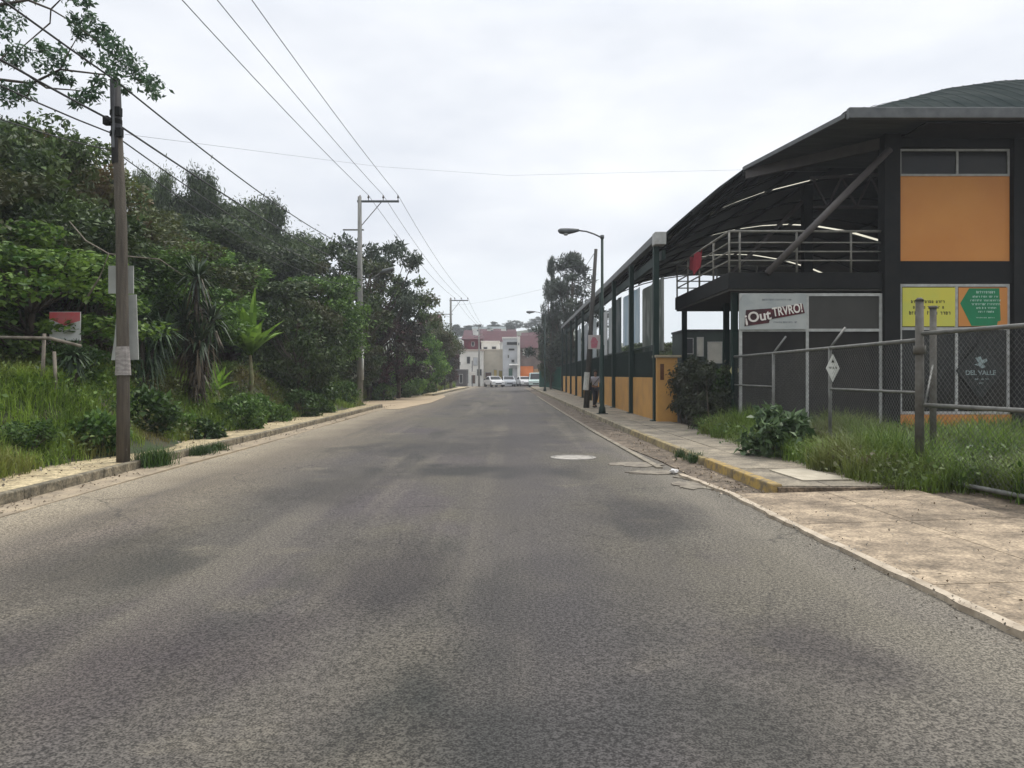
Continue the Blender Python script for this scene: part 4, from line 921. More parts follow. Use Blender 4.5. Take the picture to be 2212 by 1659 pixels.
b = MB(); b.box(-.70, .70, 0, .008, -.53, .50); b.build('sheet', mat('yellow_poster', (.58, .52, .07), (.50, .50, .09), rough=.5, scale=1.2), s2)
for k, (a_, z_, w_, h_) in enumerate(((0, .13, .95, .085), (-.02, -.02, .8, .08), (0, -.17, 1.05, .10))):
    b = MB(); scribble(b, a_, z_, w_, h_, -.001, 11 + k); b.build('lettering', M_text_k, s2)
s3 = empty('window_poster', (12.53, 20.955, 3.43), 0, 'orange poster with a green arrow shape pointing left and white print', 'poster')
b = MB(); b.box(-.66, .64, 0, .008, -.53, .50); b.build('sheet', M_orange, s3)
b = MB(); b.prism([(-.62, -.004, .08), (-.38, -.004, .48), (.42, -.004, .48), (.46, -.004, -.38), (.38, -.004, -.40), (.36, -.004, -.52), (-.32, -.004, -.52)], (0, .003, 0)); b.build('arrow', mat('green_print', (.008, .20, .08), (.01, .16, .065), rough=.5), s3)
for i, (wd, z, h) in enumerate(((.5, .38, .07), (.7, .26, .055), (.82, .16, .055), (.76, .06, .06), (.5, -.04, .055), (.4, -.14, .055), (.5, -.30, .03))):
    b = MB(); scribble(b, .06, z, wd, h, -.006, 20 + i); b.build('lettering', mat('pale_print', (.5, .62, .55), (.42, .55, .48)), s3)
s4 = empty('cafe_sign', (12.45, 20.95, 1.72), 0, 'black diamond sign with a white animal emblem behind the chain-link fence', 'sign')
b = MB(); b.prism([(0, 0, -.75), (.66, 0, 0), (0, 0, .75), (-.66, 0, 0)], (0, .015, 0)); b.build('board', mat('sign_black', (.012, .016, .014), (.02, .022, .02), rough=.4), s4)
text('DEL VALLE', .17, mat('sign_pale', (.26, .32, .31), (.22, .27, .27)), s4, Matrix.Translation((0, -.006, -.06)) @ FX)
b = MB(); b.prism([(-.17, -.005, .16), (-.05, -.005, .20), (-.14, -.005, .34), (.0, -.005, .38), (.05, -.005, .28), (.16, -.005, .33), (.18, -.005, .26), (.06, -.005, .18), (.14, -.005, .10), (.04, -.005, .06), (-.04, -.005, .12)], (0, .004, 0)); b.build('emblem', mat('sign_pale', (.26, .32, .31)), s4)
b = MB(); scribble(b, 0, -.22, .42, .05, -.002, 31); scribble(b, 0, -.33, .16, .05, -.002, 32); b.build('small_print', mat('sign_pale', (.26, .32, .31)), s4)

# ------------------------------------------------------------ chain-link fence
M_galv = mat('galvanised_pipe', (.17, .17, .155), (.10, .10, .09), rough=.5, scale=7, detail=5)
M_rust = mat('weathered_pipe', (.12, .115, .10), (.07, .062, .05), rough=.7, scale=6, detail=6)
M_wire = mat('wire', (.10, .10, .092), (.06, .06, .055), rough=.6, scale=5)
fn = empty('chain_link_fence', (5.8, 11.2, 0), 0, 'grey chain-link fence of pipe posts and rails in front of the market', 'fence'); FO = Vector(fn.location)
def fx(y): return float(np.interp(y, [7.0, 9.34, 11.2, 14.5, 17.85, 21.5], [6.42, 6.07, 5.8, 5.85, 5.92, 6.02]))
def fpart(mb, name, m, smooth=True, parent=None):
    mb.v = [tuple(Vector(v) - FO) for v in mb.v]; return mb.build(name, m, parent or fn, smooth)
b = MB(); b.tube([(5.79, 11.2, 0), (5.79, 11.2, 2.66)], [.066, .055], 10); b.tube([(5.79, 11.2, 2.66), (5.79, 11.2, 2.7)], [.068, .03], 10); b.tube([(5.79, 11.2, 1.9), (5.79, 11.2, 2.02)], .085, 10); fpart(b, 'post', M_rust)
b = MB(); b.tube([(6.57, 12.3, 0), (6.57, 12.3, 2.64)], .05, 10); b.tube([(6.57, 12.3, 2.64), (6.57, 12.3, 2.68)], .065, 10); fpart(b, 'post', M_rust)
for y in (14.5, 17.85, 21.5):
    b = MB(); b.tube([(fx(y), y, 0), (fx(y), y, 2.1 if y < 21 else 2.59)], .035, 8)
    if y < 21: b.tube([(fx(y), y, 2.1), (fx(y) + .3, y + .05, 2.48)], .022, 6)
    fpart(b, 'post', M_galv)
b = MB(); b.tube([(fx(7), 7.0, 0), (fx(7), 7.0, 2.3)], .05, 8); fpart(b, 'post', M_galv)
for z, y0, y1, r_ in ((2.10, 11.2, 21.5, .03), (1.35, 11.2, 14.5, .022), (1.34, 17.85, 21.5, .022), (2.19, 7, 11.2, .03), (1.18, 7, 11.1, .03), (.16, 7, 11.1, .03), (.25, 11.2, 21.5, .02)):
    b = MB(); b.tube([(fx(y), y, z) for y in np.linspace(y0, y1, 5)], r_, 8); fpart(b, 'rail', M_galv)
b = MB(); b.tube([(fx(11.1), 11.1, 1.2), (6.35, 11.9, 1.75)], .015, 5); fpart(b, 'stay', M_galv)
def chainlink(y0, y1, z0, z1, pitch, r):
    b = MB(); H = z1 - z0; D = y1 - y0; k = -H
    while k < D:
        for sgn in (1, -1):
            a0, a1 = max(k, 0), min(k + H, D)
            if a1 - a0 < .02: continue
            za, zb_ = (z0 + (a0 - k), z0 + (a1 - k)) if sgn > 0 else (z1 - (a0 - k), z1 - (a1 - k))
            b.tube([(fx(y0 + a0) + .01 * sgn, y0 + a0, za), (fx(y0 + a1) + .01 * sgn, y0 + a1, zb_)], r, 3, False)
        k += pitch
    return b
fpart(chainlink(7.05, 11.15, .18, 2.17, .085, .0028), 'wire_mesh', M_wire, False)
fpart(chainlink(11.3, 21.4, .27, 2.08, .085, .0022), 'wire_mesh', M_wire, False)
for y, lab, m in ((14.42, 'small white diamond sign on the middle post of the chain-link fence', mat('small_sign_white', (.6, .6, .55), (.45, .45, .42))), (21.38, 'faded yellow diamond sign on the far post of the chain-link fence', mat('small_sign_yellow', (.45, .42, .2), (.4, .38, .22)))):
    ds = empty('diamond_sign', (fx(y) - .0, y - .05, 1.73), 0 if y < 20 else R(-20), lab, 'sign')
    hw = .125; b = MB(); b.prism([(0, 0, -.26), (hw, 0, 0), (0, 0, .26), (-hw, 0, 0)], (0, .008, 0)); b.build('board', m, ds)
    b = MB(); scribble(b, 0, .01, .15, .045, -.001, 50); b.prism([(-.03, -.003, .10), (.03, -.003, .10), (0, -.003, .16)], (0, .002, 0)); b.build('print', M_text_k, ds)

# ------------------------------------------------------------ utility poles, lamps, wires
M_wood = mat('pole_wood', (.105, .09, .07), (.055, .047, .038), rough=.85, scale=6, sv=(3, 3, .25), detail=6, bump=.6)
M_conc = mat('pole_concrete', (.25, .25, .23), (.17, .165, .15), rough=.85, scale=4, sv=(1, 1, .4), detail=6, bump=.2)
M_insul = mat('insulator', (.09, .07, .06), (.05, .045, .04), rough=.3)
M_board = mat('board_back', (.36, .37, .35), (.25, .26, .24), rough=.7, scale=2.5, detail=5)
p1 = empty('utility_pole', (-6.56, 13.24, .1), 0, 'weathered wooden utility pole on the left pavement, nearest to the camera', 'utility pole')
b = MB(); b.tube([(.03, 0, -.1), (.03, 0, 1.5), (.0, 0, 4), (-.11, 0, 6.45)], [.108, .10, .09, .078], 12); b.build('shaft', M_wood, p1, True)
for i, (z, s_) in enumerate(((5.55, .05), (5.75, -.06), (5.9, .04))):
    b = MB(); b.tube([(-.09, -.0, z - .04), (-.09, 0, z + .04)], .098, 12); b.box(-.09 + s_ * 2 - .04, -.09 + s_ * 2 + .04, -.13, -.02, z - .07, z + .07); b.build('bracket', M_black, p1)
b = MB(); b.tube([(-.062, 0, 5.05), (-.105, 0, 6.46)], [.092, .083], 12); b.build('upper_shaft', mat('dark_upper_shaft', (.045, .047, .055), (.07, .068, .07), scale=4, sv=(1, 1, .3)), p1, True)  # darker, greyer tone over the upper length of the shaft
b = MB(); b.bar((-.085, -.095, 5.3), (-.08, -.085, 6.35), .035, .03); b.build('conduit', mat('grey_conduit', (.14, .15, .16), (.1, .1, .11)), p1)
b = MB(); b.tube([(.03, 0, 1.50), (.028, 0, 1.62), (.02, 0, 1.98)], [.128, .122, .108], 14); b.build('paper_wrap', mat('torn_paper', (.30, .28, .26), (.17, .155, .145), scale=9, sv=(1, 1, 3), detail=4), p1)
for lab, pts in (('grey rectangular board fixed high behind the near utility pole', [(234, 574), (288, 574), (288, 634), (234, 634)]), ('long grey board fixed behind the near utility pole below the first', [(255, 637), (294, 636), (299, 777), (240, 778), (247, 730)])):
    b = MB(); b.prism([W(x, y, 13.42) for x, y in pts], (0, .025, 0)); tag(b.build('notice_board', M_board), lab, 'board')
def crosspole(name, x, y, top, arm, label, zb=.0, s=1.0):
    o = empty(name, (x, y, zb), 0, label, 'utility pole')
    b = MB(); b.tube([(0, 0, -.2), (0, 0, top * .5), (-.02, 0, top - zb)], [.17 * s, .145 * s, .10 * s], 12); b.build('shaft', M_conc, o, True)
    h = top - zb - .25
    b = MB(); b.bar((-.15, 0, h), (arm, 0, h), .1, .1); b.build('crossarm', mat('arm_steel', (.10, .11, .11), (.07, .075, .075)), o)
    b = MB(); b.tube([(arm * .55, 0, h - .03), (.05, 0, h - 1.3 * s)], .025, 5); b.build('arm_brace', M_galv, o)
    for u in (0.0, .24, .62, 1.0):
        b = MB(); xx = .0 if u == 0 else arm * u - .05
        b.tube([(xx, 0, h + .05), (xx, 0, h + .16), (xx, 0, h + .18), (xx, 0, h + .24), (xx, 0, h + .33)], [.02, .02, .06, .045, .03], 8); b.build('insulator', M_insul, o, True)
    b = MB(); b.bar((-.9 * s, 0, top - zb - 1.75), (.2, 0, top - zb - 1.75), .07); b.build('low_arm', M_galv, o)
    return o
p2 = crosspole('utility_pole', -8.0, 41.5, 11.0, 2.05, 'tall concrete crossarm pole in the dirt track on the left', .05)
b = MB(); b.tube([(.12, -.03, 1.3), (.14, -.04, 2.9)], [.09, .07], 8); b.build('white_sleeve', mat('sleeve', (.5, .5, .46), (.36, .36, .33), scale=5), p2, True)
b = MB(); b.tube([(.05, 0, 6.0), (.6, -.1, 6.6), (1.15, -.15, 6.95)], .03, 6); b.build('lamp_arm', M_galv, p2)
b = MB(); b.tube([(1.1, -.15, 6.92), (1.25, -.17, 7.0), (1.75, -.2, 7.12), (1.85, -.2, 7.12)], [.05, .11, .10, .03], 8); b.build('lamp_head', M_gutter, p2, True)
p3 = crosspole('utility_pole', -6.67, 86, 10.0, 1.9, 'distant concrete crossarm pole where the road meets the town', 0)
p4 = crosspole('utility_pole', -4.6, 110, 8.6, .6, 'dark utility pole in front of the white town house', 0, .8)
b = MB(); b.tube([(0, 0, -.1), (0, 0, 6.2)], [.06, .045], 8); o = tag(b.build('thin_post', M_black, None, True), 'thin dark post on the left verge beyond the dirt track', 'post'); o.location = (XY(868, 56), 56, 0)
# right-hand wooden pole with sign
p5 = empty('utility_pole', (3.34, 35.5, .13), 0, 'leaning wooden utility pole behind the green street lamp, with a red and white notice', 'utility pole')
b = MB(); b.tube([(0, 0, -.1), (.2, 0, 3.5), (.44, 0, 7.15)], [.14, .11, .075], 10); b.build('shaft', mat('dark_pole', (.075, .07, .062), (.045, .043, .04), scale=5, sv=(2, 2, .3), bump=.4), p5, True)
b = MB(); b.tube([(.0, -.01, .8), (.06, -.01, 1.6)], [.148, .142], 10); b.build('white_band', mat('sleeve', (.5, .5, .46)), p5)
ns = empty('notice', (3.68, 35.28, 3.1), 0, 'faded white notice with red emblem on the leaning wooden pole', 'notice')
b = MB(); b.box(-.27, .27, 0, .02, -.33, .30); b.build('sheet', mat('notice_white', (.5, .44, .42), (.42, .38, .36), scale=4), ns)
b = MB(); b.prism([(-.13, -.006, -.28), (.12, -.006, -.27), (.17, -.006, .0), (.05, -.006, .2), (-.08, -.006, .22), (-.16, -.006, .0)], (0, .004, 0)); b.build('emblem', mat('notice_red', (.45, .12, .16), (.38, .2, .22), scale=8), ns)
def lamp(x, y, H, reach, label, name='street_lamp'):
    o = empty(name, (x, y, .13), 0, label, 'street lamp')
    b = MB(); b.tube([(0, 0, 0), (0, 0, .25), (0, 0, .3), (0, 0, 2.6), (0, 0, 2.62), (0, 0, H)], [.14, .12, .085, .08, .06, .05], 12); b.build('post', M_dkgreen, o, True)
    b = MB(); b.box(-.2, .2, -.2, .2, -.02, .03); b.build('base_plate', M_dkgreen, o)
    b = MB(); b.tube([(0, 0, H - .05), (0, 0, H + .08)], .075, 10); b.tube([(-.05, 0, H), (-reach * .3, 0, H + .12), (-reach * .6, 0, H + .22), (-reach, 0, H + .27)], .03, 8); b.build('arm', M_gutter, o, True)
    b = MB(); b.tube([(-reach + .1, 0, H + .27), (-reach - .1, 0, H + .25), (-reach - .4, 0, H + .22), (-reach - .62, 0, H + .24), (-reach - .7, 0, H + .26)], [.05, .09, .13, .10, .03], 10); hd = b.build('lamp_head', M_gutter, o, True)
    b = MB(); b.tube([(-reach - .4, 0, H + .14), (-reach - .4, 0, H + .07)], [.11, .06], 10); b.build('lens', mat('lamp_lens', (.35, .36, .34), (.3, .3, .3), rough=.2), hd, True)
    return o
lamp(3.42, 29.9, 6.7, .98, 'green street lamp post with curved arm on the right pavement')
lamp(3.0, 72, 7.0, 1.0, 'distant street lamp arm showing in front of the slender tree on the right')
# wires
M_cable = mat('cable', (.03, .03, .032), (.04, .04, .04), rough=.6)
def wire(name, pts, r, sag, label, group=None, n=14):
    b = MB(); P_ = []
    for a, c in zip(pts[:-1], pts[1:]):
        a, c = Vector(a), Vector(c)
        for k in range(n + 1):
            if P_ and k == 0: continue
            t = k / n; P_.append(a.lerp(c, t) - Vector((0, 0, sag * 4 * t * (1 - t))))
    b.tube(P_, r, 5, False); return tag(b.build(name, M_cable, None, True), label, 'cable', group)
ins2 = [(-8.0 + u * 2.05 - .05, 41.5, 11.08) for u in (.24, .62, 1.0)]; ins3 = [(-6.67 + u * 1.9 - .05, 86, 10.05) for u in (.24, .62, 1.0)]
lab3 = ('left of the three high power lines running from the tall crossarm pole overhead', 'middle of the three high power lines running from the tall crossarm pole overhead', 'right of the three high power lines running from the tall crossarm pole overhead')
for i in range(3):
    x, y, z = ins2[i]; X0 = (-8.4, -7.48, -6.58)[i]
    wire('power_line', [(X0, -8, 11.3), (x, y, z), ins3[i]], .011 if i else .012, .55, lab3[i], 'high power lines')
    wire('power_line', [ins3[i], (-4.6 + i * .3, 110, 8.4)], .012, .3, ('left', 'middle', 'right')[i] + ' thin line between the distant crossarm pole and the town pole', 'far power lines')
top1 = (-6.62, 13.2, 6.52)
wire('cable', [(-6.9, -6, 7.6), top1, (-8.02, 41.4, 8.1)], .016, .35, 'black cable passing just over the top of the near wooden pole')
wire('cable', [(-7.6, 1, 6.6), (-6.68, 13.2, 5.85), (-8.0, 41.4, 7.2)], .018, .25, 'thick bundled cable strapped to the near wooden pole')
wire('cable', [(-7.9, 1, 6.5), (-6.7, 13.2, 5.65), (-8.0, 41.4, 6.7)], .013, .45, 'thin cable just under the bundled cable on the near pole')
wire('cable', [(-8.6, 3, 6.3), (-6.65, 13.2, 5.35), (-8.0, 41.4, 6.3)], .010, .6, 'lowest thin cable on the near wooden pole')
wire('cable', [(-8.0, 41.4, 8.0), (-6.67, 86, 7.9)], .016, .5, 'service cable from the tall crossarm pole to the distant pole')
wire('cable', [(-8.0, 41.4, 7.2), (-6.67, 86, 7.2)], .016, .5, 'lower service cable from the tall crossarm pole to the distant pole')
wire('cable', [W(270, 290, 13.2), W(820, 360, 26), W(1100, 379, 27), W(1640, 366, 24.9)], .0028, .0, 'very thin wire crossing high over the road to the market roof')
wire('cable', [(-6.67, 86, 9.2), W(1290, 592, 40)], .005, .3, 'thin wire crossing the road from the distant pole to the right side')
wire('cable', [(3.78, 35.5, 7.2), W(1170, 690, 86)], .012, .4, 'thin cable leaving the leaning wooden pole toward the town')
# red and white sign on the left slope
hs = empty('roadside_board', (XY(140, 15.9), 15.9, 0), 0, 'white and red board half hidden behind the yucca on the left slope', 'sign')
b = MB(); b.box(-.31, .31, 0, .03, 2.30, 2.88); b.build('sheet', mat('board_white', (.62, .62, .6), (.5, .5, .5)), hs)
b = MB(); b.prism([(-.31, -.006, 2.74), (.0, -.006, 2.60), (.31, -.006, 2.70), (.31, -.006, 2.87), (-.31, -.006, 2.87)], (0, .004, 0)); b.build('red_field', mat('board_red', (.55, .08, .09), (.45, .15, .15), scale=5), hs)
b = MB(); b.tube([(-.27, .06, 1.6), (-.27, .06, 2.87)], .025, 6); b.tube([(.27, .06, 1.6), (.27, .06, 2.87)], .025, 6); b.build('legs', M_palebark, hs)
#@@PART4
# ------------------------------------------------------------ town at the end of the road
def TX(px): return (px - 1106) / F
def house(name, px0, px1, y_top, y_base, Y, depth, wall, label, wins=(), roof=None, cat='house'):
    """house whose street front spans px0..px1; wins = (px0, py0, px1, py1, material)"""
    x0, x1 = TX(px0) * Y, TX(px1) * Y; zt = 1.6 + (810.5 - y_top) / F * Y; zb_ = 0 if y_base is None else 1.6 + (810.5 - y_base) / F * Y
    xc = (x0 + x1) / 2; o = empty(name, (xc, Y, 0), 0, label, cat)
    b = MB(); b.box(x0 - xc, x1 - xc, 0, depth, -.1, zt); b.build('wall', wall, o)
    for w_ in wins:
        a, c = TX(w_[0]) * Y - xc, TX(w_[2]) * Y - xc; z1, z0 = 1.6 + (810.5 - w_[1]) / F * Y, 1.6 + (810.5 - w_[3]) / F * Y
        nm = w_[5] if len(w_) > 5 else 'window'; pr = w_[6] if len(w_) > 6 else .0
        if nm in ('awning', 'balcony', 'sign_panel'):
            b = MB(); b.prism([(a, -.02, z1), (a, -.02, z0), (a, -.9 if nm != 'sign_panel' else -.1, z0), (a, -.75 if nm == 'awning' else -.1, z0 + (z1 - z0) * (.35 if nm == 'awning' else 1))], (c - a, 0, 0)); b.build(nm, w_[4], o)
        else:
            b = MB(); t = .07; 
            b.box(a, c, -.05, -.003, z1 - t, z1); b.box(a, c, -.05, -.003, z0, z0 + t); b.box(a, a + t, -.05, -.003, z0 + t, z1 - t); b.box(c - t, c, -.05, -.003, z0 + t, z1 - t)
            fr = b.build(nm, M_white, o); g = MB(); g.box(a + t, c - t, -.02, -.004, z0 + t, z1 - t); g.build('pane', w_[4], fr)
    if roof:
        kind, m, h = roof
        b = MB(); e = .4
        if kind == 'gable': b.prism([(x0 - xc - e, -e, zt), (x0 - xc - e, depth + e, zt), (x0 - xc - e, depth / 2, zt + h)], (x1 - x0 + 2 * e, 0, 0))
        else: b.box(x0 - xc - .1, x1 - xc + .1, -.12, depth + .1, zt, zt + h)
        b.build('roof', m, o)
    return o
C = lambda n, c, c2=None, sc=.8: mat(n, c, c2 or tuple(v * .8 for v in c), scale=sc, detail=5)
M_dw = C('dark_window', (.03, .032, .035)); M_brn = C('brown_shutter', (.10, .05, .03)); M_mar = C('maroon_tiles', (.075, .02, .026), (.045, .016, .02), 1.5)
M_wh = C('white_render', (.74, .72, .67), (.60, .58, .53)); M_be = C('beige_render', (.60, .54, .44), (.50, .46, .37)); M_gr = C('grey_render', (.50, .51, .52), (.38, .39, .40))
M_org = C('orange_sign', (.60, .17, .035), (.5, .14, .03)); M_yl = C('yellow_render', (.55, .42, .16), (.5, .36, .12))
house('white_house', 993, 1044, 758, None, 118, 9, M_wh, 'white two-storey town house with maroon upper wall left of the dark pole', [(1008, 770, 1016, 786, M_dw), (1022, 772, 1032, 790, M_gr), (1000, 800, 1012, 828, M_dw, 'door'), (1018, 802, 1027, 829, M_brn, 'door'), (1030, 797, 1041, 812, M_dw)], ('flat', C('ledge', (.5, .42, .36)), .25))
house('maroon_house', 1002, 1037, 733, None, 128, 7, C('maroon_wall', (.16, .022, .035), (.10, .018, .028)), 'maroon-walled upper house behind the white town house', [(1018, 738, 1025, 748, M_dw)], ('gable', M_mar, .8))
house('white_block', 1040, 1078, 739, None, 126, 8, M_wh, 'white rooftop storey behind the beige block', [(1044, 749, 1053, 756, M_dw), (1062, 748, 1072, 755, M_dw)], ('flat', M_wh, .2))
house('beige_building', 1042, 1100, 757, None, 120, 10, M_be, 'large blank beige building in the middle of the town view', [(1048, 804, 1062, 815, M_brn, 'shutter'), (1066, 798, 1074, 826, M_yl, 'door'), (1077, 800, 1086, 826, C('olive_door', (.3, .24, .06)), 'door'), (1044, 818, 1060, 830, M_dw), (1090, 803, 1098, 820, M_dw)], ('flat', M_be, .2))
house('grey_building', 1086, 1122, 731, None, 116, 9, M_gr, 'tall pale grey building with white right edge right of the beige block', [(1094, 738, 1118, 746, M_dw), (1098, 752, 1112, 758, M_dw), (1096, 766, 1100, 774, M_dw), (1104, 776, 1112, 784, M_dw), (1098, 795, 1108, 822, C('green_door', (.06, .13, .10)), 'door'), (1100, 786, 1120, 789, M_wh, 'balcony')], ('flat', M_wh, .2))
house('narrow_pillar_house', 1117.5, 1123.5, 727, None, 115.5, 3, M_wh, 'narrow white stair tower at the right edge of the grey building', [(1119, 740, 1122, 746, M_dw)], cat='tower')
house('orange_shop', 1124, 1172, 752, None, 119, 9, C('dull_wall', (.22, .17, .15), (.14, .11, .10)), 'shop with a bright orange awning under a maroon roof on the right', [(1129, 753, 1135, 768, M_wh), (1138, 757, 1143, 772, M_dw), (1124, 791, 1152, 816, M_org, 'awning'), (1127, 817, 1147, 831, M_dw, 'door'), (1153, 797, 1166, 812, C('tan_panel', (.4, .26, .14)), 'sign_panel')], ('gable', M_mar, 2.1))
house('maroon_roof_house', 1046, 1086, 738, None, 142, 10, M_wh, 'maroon roofed house showing above the beige building', [(1060, 741, 1066, 746, M_dw)], ('gable', M_mar, 2.2))
house('maroon_roof_house', 1086, 1112, 735, None, 150, 9, M_wh, 'small maroon roofed house behind the grey building', [(1096, 737, 1101, 742, M_dw)], ('gable', M_mar, 2.0))
house('hill_house', 1020, 1092, 710, 722, 238, 9, M_wh, 'long white building on the hilltop above the town', [(1030, 712, 1036, 716, M_dw), (1060, 713, 1068, 717, M_dw)], ('flat', C('pale_roof', (.6, .66, .66)), .6))
house('slope_house', 905, 940, 708, None, 100, 8, C('pinkish_wall', (.3, .2, .18)), 'house with a maroon roof peeping over the left roadside trees', [(915, 712, 922, 722, M_dw)], ('gable', M_mar, 2.0))
house('maroon_roof_house', 1148, 1190, 742, None, 150, 10, M_be, 'maroon roofed house beyond the right pavement end', [(1160, 750, 1166, 758, M_dw)], ('gable', M_mar, 2.4))
house('dark_shed', 985, 1008, 800, None, 112, 3, C('shed_wall', (.10, .095, .095), (.07, .065, .065)), 'dark grey shed at the left road corner by the town', [(992, 808, 1000, 828, M_dw, 'door')], ('flat', C('shed_roof', (.2, .2, .2)), .15), 'shed')
HH = (('cream', (.6, .55, .45)), ('white', (.72, .7, .66)), ('pale pink', (.5, .36, .32)), ('grey', (.4, .4, .4)))
for i, (px0, w_, yt, Y_) in enumerate(((1004, 12, 722, 205), (1020, 14, 726, 190), (1038, 10, 719, 215), (1052, 13, 724, 195), (1068, 11, 718, 222), (1082, 12, 726, 188), (1098, 14, 720, 210), (1114, 12, 726, 196), (1130, 14, 729, 180), (992, 12, 730, 175))):
    nm_, cl_ = HH[i % 4]
    house('hillside_house', px0, px0 + w_, yt + 3, None, Y_, 7, C(nm_.replace(' ', '_') + '_wall', cl_), f"small {nm_} {'maroon-roofed' if i % 2 == 0 else 'flat-roofed'} house on the far slope {('left of', 'below', 'right of')[0 if i in (0, 9) else 1 if i < 5 else 2]} the hilltop building", [(px0 + 3, yt + 6, px0 + 6, yt + 10, M_dw)], ('gable', M_mar, 1.6) if i % 2 == 0 else ('flat', M_gr, .3))
gw = MB(); gw.box(3.4, 9.5, 98.5, 98.7, 0, 2.2)
for i in range(18): gw.bar((3.5 + i * .34, 98.45, 0), (3.5 + i * .34, 98.45, 2.3), .05)
tag(gw.build('green_gate', mat('green_gate', (.02, .10, .07), (.03, .08, .06), scale=3)), 'dark green metal gate at the far end of the right pavement', 'gate')
gf = MB()
for i in range(30): gf.bar((4.55, 74.5 + i * .8, 0), (4.55, 74.5 + i * .8, 2.4), .07)
gf.bar((4.55, 74, 2.3), (4.55, 98.4, 2.3), .07); gf.bar((4.55, 74, .3), (4.55, 98.4, .3), .07); gf.box(4.57, 4.6, 74, 98.4, .1, 2.3)
tag(gf.build('green_fence', mat('green_gate', (.02, .10, .07))), 'dark green fence continuing beyond the market wall', 'fence')
# things seen under the balcony, beyond the court
house('court_neighbour', 1478, 1600, 716, None, 80, 6, C('dark_green_wall', (.03, .045, .035), (.02, .03, .025)), 'dark green wall with pale openings seen beneath the balcony', [(1505, 728, 1520, 770, C('pale_opening', (.45, .44, .38))), (1528, 738, 1560, 785, C('pale_opening', (.45, .44, .38))), (1482, 730, 1498, 765, M_dw)], ('flat', M_black, .2), 'building')
for i, (px, top) in enumerate(((1330, 745), (1370, 738), (1400, 742), (1440, 735), (1620, 730), (1700, 728), (1290, 750), (1255, 755), (1520, 705))):
    tree('court_tree', 'dense', 'dark', XY(px, 88), 88 + i * .7, 1.6 + (810.5 - top) / F * 88, 3.0, 'dark tree behind the far end of the market court', 'trees behind the market court', zb=0, seed=11 + i % 3)
# signal post and small sign in town
b = MB(); b.tube([(0, 0, 0), (0, 0, 3.6)], .06, 8); sp_ = tag(empty('signal_post', (XY(1020, 108), 108, 0)), 'thin pole with a small white box sign before the white town house', 'signal post'); b.build('post', M_gutter, sp_)
b = MB(); b.box(-.45, .45, -.08, .08, 1.6, 2.1); b.build('sign_box', M_wh, sp_, bevel=.02)

